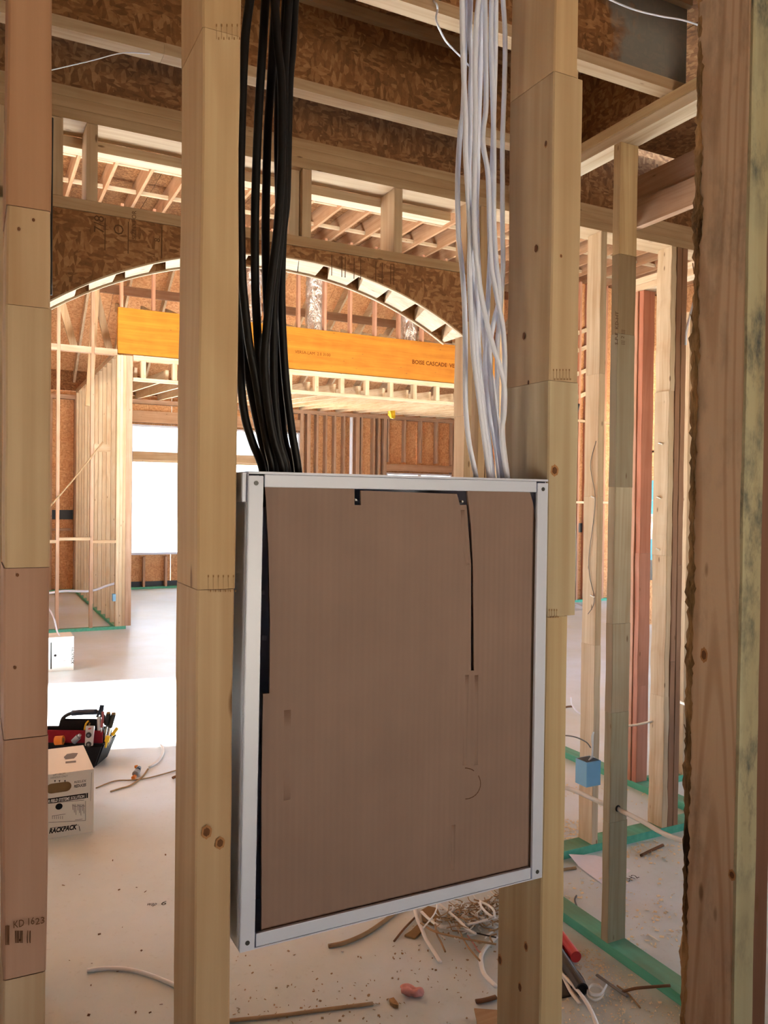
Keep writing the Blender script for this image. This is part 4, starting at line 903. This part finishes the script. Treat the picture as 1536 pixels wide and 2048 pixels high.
# tool bag: u runs across the view, v away from the viewer
TB = PZ(132, 1534); U_, V_ = Vector((math.cos(TH), -math.sin(TH), 0)), Vector((math.sin(TH), math.cos(TH), 0)); KP = .00334
def tb(px, py, v=0.0): return TB + U_ * ((px - 132) * KP) + V_ * v + Vector((0, 0, (1534 - py) * KP))
bag = thing('tool_bag', 'open black tool bag with dark red inside and a tube handle', 'bag', tuple(TB))
obox('bag_body', [tb(66, 1534, 0), tb(188, 1534, 0), tb(190, 1534, .20), tb(66, 1534, .20), tb(58, 1488, -.02), tb(206, 1488, -.02), tb(208, 1488, .22), tb(58, 1488, .22)], BLACK_CLOTH, bag, None, None, .008)
obox('inner_pocket', [tb(72, 1490, .0), tb(200, 1490, .0), tb(200, 1490, .02), tb(72, 1490, .02), tb(72, 1467, .03), tb(198, 1467, .03), tb(198, 1467, .045), tb(72, 1467, .045)], RED_CLOTH, bag, None, 'dark red inner pocket', .004)
obox('rear_pocket', [tb(72, 1490, .17), tb(200, 1490, .17), tb(200, 1490, .2), tb(72, 1490, .2), tb(72, 1472, .17), tb(198, 1472, .17), tb(198, 1472, .2), tb(72, 1472, .2)], BLACK_CLOTH, bag, None, None, .004)
obox('divider_panel', [tb(100, 1488, .06), tb(200, 1488, .06), tb(200, 1488, .09), tb(100, 1488, .09), tb(114, 1448, .06), tb(192, 1448, .06), tb(192, 1448, .09), tb(114, 1448, .09)], BLACK_CLOTH, bag, None, None, .006)
hb = tube('bag_handle', [tb(112, 1462, .075), tb(118, 1446, .075), tb(134, 1437, .075), tb(158, 1435, .075), tb(182, 1434, .075), tb(194, 1441, .075), tb(200, 1458, .075)], .013, DARK, bag)
tube('handle_grip', [tb(134, 1437, .075), tb(158, 1435, .075), tb(182, 1434, .075)], .019, NAVY, hb)
obox('pocket_flap', [tb(150, 1534, -.012), tb(186, 1534, -.012), tb(186, 1534, -.004), tb(150, 1534, -.004), tb(158, 1492, -.034), tb(202, 1492, -.034), tb(202, 1492, -.024), tb(158, 1492, -.024)], BLACK_CLOTH, bag)
lvl = thing('torpedo_level', 'silver level with two round vials standing in the tool bag', 'level', tuple(tb(179, 1490, -.03)))
obox('level_body', [tb(171, 1490, -.034), tb(186, 1490, -.034), tb(186, 1490, -.02), tb(171, 1490, -.02), tb(172, 1453, -.03), tb(188, 1453, -.03), tb(188, 1453, -.016), tb(172, 1453, -.016)], SILVER, lvl, None, None, .002)
for py in (1469.5, 1487): lv_ = cyl('level_vial', tb(178.5, py, -.040), tb(178.5, py, -.024), .017, DARK, lvl, 18); cyl('vial_bubble', tb(178.5, py, -.0415), tb(178.5, py, -.039), .008, GREY_BOX, lv_, 14)
obox('red_mark', [tb(177, 1459, -.0345), tb(182, 1458.5, -.0345), tb(182, 1458.5, -.030), tb(177, 1459, -.030), tb(177.5, 1457, -.0345), tb(183, 1456, -.0345), tb(183, 1456, -.030), tb(177.5, 1457, -.030)], RED, lvl)
tp = thing('tape_roll', 'orange tape roll tucked in the tool bag pocket', 'tape', tuple(tb(122, 1483, -.03)))
bm = bmesh.new(); cyl_bm(bm, tb(114, 1482, -.02), tb(129, 1481, -.02), .028, 20); rl = bm_obj('roll', bm, ORANGE, tp); cyl('roll_core', tb(113.6, 1482, -.02), tb(129.6, 1481, -.02), .014, TAN_CARD, rl, 16)
def tool(name, label, cat, pts, r, mat, tipmat=None, tip=None, group=None):
    t = thing(name, label, cat, tuple(Vector(pts[0]))); g = tube('grip', pts, r, mat, t, None, 10)
    if tip: tube('shank', tip, r * .45, tipmat, t, None, 8)
    t['grip'] = g.name
    return t
pj = thing('pliers', 'open pliers with dark blue handles sticking up from the tool bag', 'pliers', tuple(tb(190, 1460, .05)))
for a in ((185, 1442), (190, 1430), (193, 1419)), ((193, 1442), (195, 1430), (196.5, 1419)): tube('handle', [tb(x, y, .05) for x, y in a], .0085, NAVY, pj)
cyl('jaw', tb(189, 1441, .05), tb(190, 1470, .05), .014, SILVER, pj, 12)
tool('screwdriver', 'slim pink-handled tool in the tool bag between the pliers and the black grips', 'tool', [tb(198.5, 1430, .03), tb(198, 1445, .03), tb(196, 1460, .03)], .008, plain('dusty_pink_plastic', srgb(150, 80, 84), .5), SILVER, [tb(196, 1460, .03), tb(195, 1478, .03)])
for k, (a, b) in enumerate((((206, 1436), (203, 1458)), ((216, 1437), (209, 1462)))):
    t = tool('nut_driver', 'black grip with a tan end in the tool bag, ' + ('closer to the level' if k == 0 else 'closer to the yellow screwdriver'), 'tool', [tb(a[0], a[1], .06), tb((a[0] + b[0]) / 2, (a[1] + b[1]) / 2, .06), tb(b[0], b[1], .06)], .016, DARK, SILVER, [tb(b[0], b[1], .06), tb(b[0] - 4, b[1] + 26, .06)])
    cyl('grip_end', tb(a[0], a[1] - 3, .06), tb(a[0], a[1] + 2, .06), .013, TAN_CARD, bpy.data.objects[t['grip']], 12)
t = tool('screwdriver', 'yellow screwdriver leaning out of the tool bag, its long handle outermost', 'screwdriver', [tb(226, 1461, .03), tb(221, 1468, .03), tb(217, 1474, .03)], .012, YELLOW, SILVER, [tb(217, 1474, .03), tb(209, 1494, .02)])
t = tool('screwdriver', 'yellow screwdriver with a round stubby handle low on the tool bag', 'screwdriver', [tb(214, 1472, -.02), tb(212, 1479, -.02), tb(211, 1483, -.02)], .015, YELLOW, YELLOW, [tb(211, 1482, -.02), tb(209, 1494, -.02)])
cyl_t = thing('socket_adapter', 'grey metal fitting beside the tape roll in the tool bag', 'tool', tuple(tb(153, 1484, -.02))); cyl('fitting', tb(148, 1484, -.02), tb(158, 1474, -.02), .018, GREY_BOX, cyl_t, 14); cyl('fitting_neck', tb(156, 1476, -.02), tb(161, 1470, -.02), .010, SILVER, cyl_t, 12)
tube('yellow_strap', [tb(160, 1468, .06), tb(163, 1456, .06), tb(168, 1450, .06)], .006, YELLOW, bag); tube('yellow_strap', [tb(167, 1468, .06), tb(169, 1459, .06), tb(171, 1454, .06)], .006, TAN_WIRE, bag)

# ------------------------------------------------------------------ scraps on the floor
def fl(pts, z=.006): return [PZ(x, y, z if not isinstance(z, (list, tuple)) else z[i]) for i, (x, y) in enumerate(pts)]
def q2(pts, ox, oy, k): return [(ox + a * k, oy + b * k) for a, b in pts]
loose('floor_scrap_cable', 'tan cable offcut curving out below the enclosure corner', fl([(657, 1892), (690, 1885), (730, 1868), (765, 1845), (790, 1825), (806, 1805)], .008), .009, TAN_WIRE, .008, 'cable')
loose('wood_strip', 'long thin wooden strip lying along the bottom between two studs', fl([(440, 2043), (560, 2031), (650, 2019), (746, 2007)], .006), .008, TAN_WIRE, .005, 'wood strip')
loose('floor_scrap_cable', 'grey-white cable offcut arching on the bare floor below the carton', fl([(174, 1941), (210, 1937), (250, 1938), (290, 1947), (330, 1962), (362, 1976)], .008), .008, ROMEX, .007, 'cable')
loose('floor_scrap_cable', 'white hooked cable offcut on the bright floor right of the tool bag', fl([(311, 1486), (322, 1491), (326, 1504), (317, 1521), (299, 1534)], .009), .009, ROMEX, .009, 'cable')
loose('twig_wire', 'thin tan wire trailing from the hooked white offcut', fl([(296, 1538), (285, 1553), (262, 1570), (240, 1577), (221, 1583)], .005), .005, TAN_WIRE, None, 'wire')
loose('twig_wire', 'thin brown wire wandering across the floor behind the carton', fl([(192, 1576), (229, 1562), (262, 1560), (300, 1555), (362, 1538)], .005), .004, TAN_WIRE, None, 'wire')
t = thing('wire_connector', 'small blue-grey connector with orange ends on the floor behind the carton', 'connector', tuple(PZ(271, 1548)))
cyl('connector_body', PZ(270, 1548, .02), PZ(276, 1540, .02), .018, GREY_BOX, t, 12); cyl('connector_ring', PZ(276, 1539, .03), PZ(278, 1536, .03), .014, NAVY, t, 12); cyl('orange_end', PZ(266, 1556, .012), PZ(270, 1553, .012), .012, ORANGE, t, 10); cyl('orange_end', PZ(270, 1534, .012), PZ(275, 1533, .012), .010, ORANGE, t, 10)
tag(bm_obj('dark_chip', (lambda b: (tube_bm(b, [PZ(345, 1556, .006), PZ(352, 1553, .010), PZ(360, 1552, .006)], .012, .007, 6, 3), b)[1])(bmesh.new()), BROWN, None, None, PZ(352, 1553)), 'dark wood chip at the edge of the bright floor by the pale yellow stud', 'wood chip')
# floor handwriting is part of the slab
fo = bpy.data.objects['floor']
writing('marker_writing', 'wap', PZ(292, 1811, .0008), RT * 1, V_, .045, PRINT, fo, PZ(312, 1811).x - PZ(291, 1811).x + .0, .2); writing('marker_writing', '6', PZ(320, 1810, .0008), RT, V_, .05, PRINT, fo)

zc = [ # scraps of the heap below the enclosure
 ('floor_scrap_cable', 'straight white flat cable offcut pointing out of the scrap heap', [(268, 295), (300, 430), (350, 540), (400, 660), (470, 770), (550, 900)], .008, .005, ROMEX, .012),
 ('floor_scrap_cable', 'white cable offcut slanting across the top of the scrap heap', [(510, 235), (620, 330), (750, 440), (850, 540), (940, 590)], .006, .005, ROMEX, .055),
 ('floor_scrap_cable', 'short curved white offcut with a cut end at the near side of the heap', [(345, 350), (430, 430), (530, 500), (655, 535)], .007, .005, ROMEX, .02),
 ('twig_wire', 'thin white wire hooking back through the scrap heap', [(560, 230), (520, 260), (510, 320), (470, 400), (360, 530)], .003, None, ROMEX, .065),
 ('twig_wire', 'thin tan wire running from the heap toward the broad stud foot', [(750, 460), (780, 590), (830, 690), (900, 790), (985, 885)], .0035, None, TAN_WIRE, .03),
 ('floor_scrap_cable', 'white loop of cable at the back of the scrap heap', [(985, 235), (1080, 280), (1140, 340), (1135, 405), (1060, 360), (1000, 290), (990, 240)], .005, None, ROMEX, .075),
 ('floor_scrap_cable', 'short white stub beside the loop in the scrap heap', [(855, 490), (980, 460), (1165, 412)], .006, .004, ROMEX, .045),
 ('floor_scrap_cable', 'large white arc of flat cable at the foot of the broad stud', [(1165, 625), (1050, 740), (1000, 830), (1000, 920), (1040, 1040), (1165, 1170)], .009, .006, ROMEX, .012),
 ('wood_strip', 'long beige strip lying across the front of the scrap heap', [(340, 470), (480, 560), (700, 620), (900, 660), (1165, 705)], .006, .003, TAN_WIRE, .035),
 ('wood_strip', 'brown wooden sliver sticking out of the heap toward the bare floor', [(45, 672), (160, 530), (300, 385)], .005, .003, BROWN, .008),
 ('twig_wire', 'tan wire hanging out of the front of the heap', [(490, 430), (510, 580), (560, 680), (605, 785)], .004, None, TAN_WIRE, .02),
 ('twig_wire', 'black wire crossing the heap toward the broad stud', [(900, 565), (1000, 595), (1165, 630)], .003, None, DARK, .05),
 ('floor_scrap_cable', 'wide white flat offcut in the back of the heap by the broad stud', [(820, 270), (930, 350), (1040, 450), (1165, 525)], .010, .004, ROMEX, .025),
 ('twig_wire', 'pinkish wire curving down beside the large white arc', [(850, 610), (920, 700), (960, 770), (1000, 800)], .003, None, PINK, .015)]
for n_, lab, pp, ra, rb, m, z in zc: loose(n_, lab, fl(q2(pp, 780, 1760, .1823), z), ra, m, rb, 'wire' if 'wire' in n_ else ('wood strip' if 'wood' in n_ else 'cable'))
bm = bmesh.new(); r = random.Random(11)
def inheap():
    while True:
        a, b = r.gauss(.62, .20), r.gauss(.36, .22)
        if 0 < b < 1 and a + .2 * b < 1.2 and a > .15 and PZ(790 + a * 260, 1755 + b * 130).y < 2.88: return (790 + a * 260, 1755 + b * 130)
for i in range(170):
    x, y = inheap(); p = PZ(x, y, r.uniform(.006, .06)); a = r.uniform(0, math.pi * 2); L = r.uniform(.02, .09); d = Vector((math.cos(a), math.sin(a), r.uniform(-.2, .2)))
    s = Vector((-d.y, d.x, 0)) * r.uniform(-.02, .02); q = p + d * L; q.z = max(.004, q.z); h = p + d * L / 2 + s; h.z = max(.004, h.z)
    tube_bm(bm, [p, h, q], r.uniform(.0015, .0035), None, 5, 3)
ntan = len(bm.faces)
for i in range(130):
    x, y = inheap(); p = PZ(x, y, r.uniform(.005, .05)); a = r.uniform(0, math.pi * 2); L = r.uniform(.02, .10); d = Vector((math.cos(a), math.sin(a), r.uniform(-.15, .15))); q = p + d * L; q.z = max(.005, q.z)
    tube_bm(bm, [p, (p + q) / 2 + Vector((-d.y, d.x, 0)) * r.uniform(-.02, .02), q], r.uniform(.002, .004), None, 5, 3)
bm.faces.ensure_lookup_table()
for f in bm.faces[ntan:]: f.material_index = 1
tag(bm_obj('wire_clippings', bm, TAN_WIRE, None, None, PZ(940, 1800)), 'tangle of short tan and white wire clippings heaped behind the foot of the broad stud', 'wire clippings', None, 'stuff').data.materials.append(ROMEX)
def scrap(name, label, px, z, h, mat, cat, ox=780, oy=1760, k=.1823):
    bm = bmesh.new(); P = [PZ(ox + a * k, oy + b * k, z) for a, b in px]; lo = [bm.verts.new((p.x, p.y, max(.001, p.z - h))) for p in P]; hi = [bm.verts.new((p.x, p.y, p.z + h * .3 * math.sin(i * 2.1))) for i, p in enumerate(P)]
    bm.faces.new(hi); bm.faces.new(lo[::-1])
    for i in range(len(P)): j = (i + 1) % len(P); bm.faces.new((lo[i], lo[j], hi[j], hi[i]))
    return tag(bm_obj(name, bm, mat, None, None, P[0]), label, cat)
scrap('cardboard_scrap', 'torn tan cardboard scrap at the near edge of the heap', [(160, 600), (230, 560), (300, 480), (360, 540), (330, 580), (270, 630)], .01, .008, TAN_CARD, 'cardboard')
scrap('cardboard_scrap', 'torn brown scrap under the straight white offcut', [(340, 330), (420, 290), (520, 300), (560, 400), (470, 480), (360, 440)], .012, .01, TAN_CARD, 'cardboard')
# pink insulation tuft
bm = bmesh.new(); bmesh.ops.create_icosphere(bm, subdivisions=3, radius=1); c = PZ(823, 1990, 0)
for v in bm.verts: n = v.co.copy(); v.co = c + U_ * (n.x * .034 - n.y * .012) + V_ * n.y * .024 + Vector((0, 0, max(0, .014 + n.z * .018))) + n * .017 * mnoise.noise(n * 1.5 + Vector((3, 1, 2)))
for v in bm.verts: v.co.z = max(.001, v.co.z)
tag(bm_obj('insulation_tuft', bm, PINK, None, None, c, None, True), 'pink tuft of insulation on the bare floor below the enclosure', 'insulation')
scrap('bark_chip', 'dark grey bark chip lying next to the pink tuft', [(-10, 1300), (40, 1295), (95, 1345), (90, 1375), (40, 1370), (0, 1335)], .012, .011, BARK, 'wood chip')
loose('wood_strip', 'pale wooden splinter beside the foot of the broad stud', fl([(952, 2003), (970, 2000), (992, 1994)], .008), .010, BROWN, .006, 'wood strip')
# plywood offcut with visible plies
po = thing('plywood_offcut', 'layered plywood offcut at the bottom edge beside the broad stud', 'plywood', tuple(PZ(965, 2050)))
o0 = PZ(945, 2046)
for i in range(5):
    z0 = .001 + i * .006; cc = (srgb(196, 160, 112), srgb(120, 84, 52))[i % 2]
    P = [o0 + U_ * a + V_ * b + Vector((0, 0, 0)) for a, b in ((.0 + i * .003, -.12), (.17, -.14), (.18, .01 + .004 * (i % 3)), (.02 - .003 * i, .03 - .004 * (i % 2)))]
    obox('ply', [(p.x, p.y, z0) for p in P] + [(p.x, p.y, z0 + .0055) for p in P], LUM[0], po, cc)
# things on the floor by the teal plate
k_ = .2083
loose('floor_scrap_cable', 'curled white flat cable looping beside the black pipe', fl(q2([(262, 900), (255, 830), (300, 767), (360, 778), (420, 850), (455, 940), (458, 1010), (520, 1058), (590, 1030), (612, 970), (560, 922), (500, 912), (468, 955), (500, 1000), (575, 1003), (612, 960), (640, 912)], 1080, 1780, k_), [.01, .02, .03, .03, .025, .02, .015, .012, .012, .014, .016, .018, .022, .026, .026, .03, .034]), .0022, ROMEX, .006, 'cable')
loose('floor_scrap_cable', 'white flat cable strip ending beside the looped curl', fl(q2([(150, 690), (230, 840), (300, 980), (382, 1088)], 1080, 1780, k_), .014), .008, ROMEX, .004, 'cable')
loose('floor_scrap_cable', 'white flat cable strip leaving through the bottom edge', fl(q2([(200, 790), (330, 930), (420, 1040), (490, 1160), (560, 1330)], 1080, 1780, k_), .024), .008, ROMEX, .004, 'cable')
loose('floor_scrap_cable', 'grey flat cable strip lying between the curl and the teal plate', fl(q2([(545, 815), (650, 890), (760, 968), (842, 1022)], 1080, 1780, k_), .008), .007, FADED, .004, 'cable')
loose('twig_wire', 'thin tan sliver under the grey flat strip', fl(q2([(740, 918), (850, 1000), (962, 1130)], 1080, 1780, k_), .004), .003, TAN_WIRE, None, 'wire')
loose('wood_strip', 'grey twig resting over the wide teal plate', [PZ(1246, 1983, .010), PZ(1270, 1977, .042), PZ(1300, 1974, .044), PZ(1340, 1971, .044)], .005, BROWN, None, 'wood strip')
pp = thing('black_pipe', 'short black pipe lying beside the wide teal plate', 'pipe', tuple(PZ(1150, 1945)))
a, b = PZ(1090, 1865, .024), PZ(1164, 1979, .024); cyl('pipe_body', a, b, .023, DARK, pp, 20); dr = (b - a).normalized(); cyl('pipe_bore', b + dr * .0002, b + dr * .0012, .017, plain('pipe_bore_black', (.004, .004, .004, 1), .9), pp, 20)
rp = thing('caulk_tube', 'red tube with a white tip lying against the wide teal plate', 'tube', tuple(PZ(1138, 1900)))
a, b = PZ(1116, 1866, .026), PZ(1152, 1914, .026); cyl('red_body', a, b, .021, RED, rp, 18); dr = (b - a).normalized(); cyl('white_tip', a - dr * .07, a - dr * .001, .016, WHITE_CARD, rp, 16, .020)
scrap('black_sheet', 'crumpled black plastic sheet under the black pipe', [(100, 790), (180, 760), (260, 830), (310, 930), (300, 1010), (200, 1030), (100, 1020)], .006, .005, DARK, 'plastic sheet', 1080, 1780, k_)
loose('twig_wire', 'dark curved wire on the floor between the panel stud and the grey stud', fl(q2([(350, 55), (335, 100), (370, 190), (430, 260), (495, 325)], 1080, 1780, k_), .004), .004, DARK, None, 'wire')
loose('twig_wire', 'pale straw on the grey floor past the grey stud', fl(q2([(1035, 425), (1145, 492)], 1080, 1780, k_), .004), .003, WHITE_CARD, None, 'wire')
loose('wood_strip', 'pale stick on the floor beside the sheet of paper', fl([(1112, 1741), (1135, 1738), (1152, 1736)], .006), .007, TAN_WIRE, None, 'wood strip')
loose('wood_strip', 'brown splinter on the floor near the teal plate past the grey stud', fl([(1282, 1711), (1300, 1702), (1326, 1690)], .006), .007, BROWN, None, 'wood strip')
loose('loose_wire', 'white wire hooking up from the grey floor beside the stud with the blue box', fl([(1141, 1395), (1143, 1408), (1152, 1421), (1166, 1430), (1180, 1433)], [.06, .04, .02, .015, .01]), .006, WHITE_CABLE)
loose('twig_wire', 'dark stick lying on the far grey floor near the hooked white wire', fl([(1122, 1418), (1133, 1414), (1144, 1413)], .006), .009, BROWN, None, 'wire')
# sheet of paper
pa = thing('paper_sheet', 'sheet of white paper lying on the dirty floor behind the grey stud', 'paper', tuple(PZ(1210, 1745)))
A, B, Cc, D = (PZ(1137, 1719, .002), PZ(1191, 1711, .002), PZ(1290, 1752, .002), PZ(1222, 1781, .002)); bm = bmesh.new(); G = []
for i in range(9):
    row = []
    for j in range(7):
        u, v = i / 8, j / 6; p = (A * (1 - u) + D * u) * (1 - v) + (B * (1 - u) + Cc * u) * v
        row.append(bm.verts.new(p + Vector((0, 0, .001 + .03 * max(0, .28 - u) * (1 - v) * 3 + .006 * math.sin(u * 5) * v)))
)
    G.append(row)
for i in range(8):
    for j in range(6): bm.faces.new((G[i][j], G[i + 1][j], G[i + 1][j + 1], G[i][j + 1]))
bm_obj('page', bm, PAPER, pa, None, None, None, True)
dn = (D - Cc).normalized(); e_ = (B - Cc).normalized()
writing('marker_writing', 'SH', PZ(1256, 1764, .006), -dn, e_, .05, PRINT, pa); writing('marker_writing', '2', PZ(1273, 1757, .006), -dn, e_, .05, PRINT, pa)
# shavings and chips nobody could count
def chips(name, label, regions, n, mat, seed, smin=.004, smax=.014):
    r = random.Random(seed); bm = bmesh.new()
    for i in range(n):
        x0, y0, x1, y1 = r.choice(regions); p = PZ(r.uniform(x0, x1), r.uniform(y0, y1), .0)
        if MX0 - .012 < p.x < MX1 + .012 and p.y < 3.05: continue
        if AY - .015 < p.y < AY2 and p.x > 2.2: continue
        a = r.uniform(0, 6.28); L = r.uniform(smin, smax); W = L * r.uniform(.25, .7); d = Vector((math.cos(a), math.sin(a), r.uniform(0, .25))); s = Vector((-d.y, d.x, r.uniform(-.1, .4)))
        q = [p + Vector((0, 0, .002)), p + d * L + Vector((0, 0, .002)), p + d * L + s * W + Vector((0, 0, .003)), p + s * W + Vector((0, 0, .004))]
        v = [bm.verts.new(k) for k in q]; w_ = [bm.verts.new(k - Vector((0, 0, .0015))) for k in q]
        bm.faces.new(v); bm.faces.new(w_[::-1])
        for j in range(4): bm.faces.new((v[j], w_[j], w_[(j + 1) % 4], v[(j + 1) % 4]))
    return tag(bm_obj(name, bm, mat, None, None, PZ(regions[0][0], regions[0][1])), label, 'shavings', None, 'stuff')
SHAVE = plain('pale_wood_shaving', srgb(230, 216, 190), .8, 0, .2, .15, 60)
chips('wood_shavings', 'pale wood shavings strewn over the floor around the teal plates', [(1112, 1640, 1180, 1690), (1110, 1560, 1400, 1690), (1110, 1700, 1400, 1800), (1230, 1800, 1400, 1900), (1250, 1680, 1360, 1720), (1120, 1640, 1180, 1700)], 620, SHAVE, 3, .006, .018)
chips('wood_shavings', 'fine sawdust chips lying along the wide teal plate', [(1150, 1900, 1210, 1960), (1200, 1930, 1280, 2010), (1240, 1990, 1360, 2060), (1120, 1990, 1250, 2060)], 520, SHAVE, 4, .003, .009)
chips('wood_shavings', 'scattered brown crumbs on the bare floor below the enclosure', [(470, 1900, 1000, 2050), (470, 1960, 760, 2050), (780, 1850, 1000, 1990)], 190, TAN_WIRE, 5, .003, .010)
chips('wood_shavings', 'sparse dark crumbs on the bare floor beside the carton', [(110, 1690, 370, 2040)], 18, BROWN, 6, .004, .012)

# small things far off
loose('loose_wire', 'thin pale wire slanting across the far partition studs', [PY(92, 1022, 10.85), PY(150, 955, 10.85), PY(206, 884, 10.85)], .010, TAN_WIRE)
loose('white_cable_run', 'white cables strung low behind the far partition studs', [PY(98, 1186, 11.2), PY(130, 1182, 11.2), PY(180, 1182, 11.2), PY(212, 1172, 11.15), PY(232, 1166, 11.06)], .016)
tag(box('outlet_box', *(lambda a, b: (a.x, b.x, 10.82, 10.899, b.z, a.z))(PY(225, 1188, 10.85), PY(231, 1202, 10.85)), BLUE_PLASTIC, None, None, None, .004), 'small blue outlet box low on the far corner post', 'electrical box')
tag(cyl('white_pipe', (PY(703, 900, 15.42).x, 15.44, .0), (PY(703, 900, 15.42).x, 15.44, 3.44), .035, WHITE_CABLE), 'white pipe standing against the far osb wall above the enclosure', 'pipe')
yf = PY(783, 826, 14.2); bm = bmesh.new(); bmesh.ops.create_icosphere(bm, subdivisions=2, radius=1)
for v in bm.verts: n = v.co.copy(); v.co = yf + Vector((n.x * .07, n.y * .05, n.z * .11 - n.x * .03)) + n * .05 * mnoise.noise(n * 3)
tag(bm_obj('foam_scrap', bm, YELLOW, None, None, yf), 'yellow foam scrap stuck under the low far ceiling joists', 'foam')
loose('black_wire', 'black wire hanging straight down beside the edge stud in front of the arched header', [PY(104, 236, 2.98), PY(103, 330, 2.98), PY(102, 450, 2.98), PY(102, 590, 2.98)], .005, DARK)

tag(cyl('hole_shade_disc', hc + Vector((0, .0125, 0)), hc + Vector((0, .030, .0)), .050, DARK, None, 20), 'black plug added behind the round hole of the stained joist for its shade', 'disc')  # added black disc closing the hole from behind so it looks dark
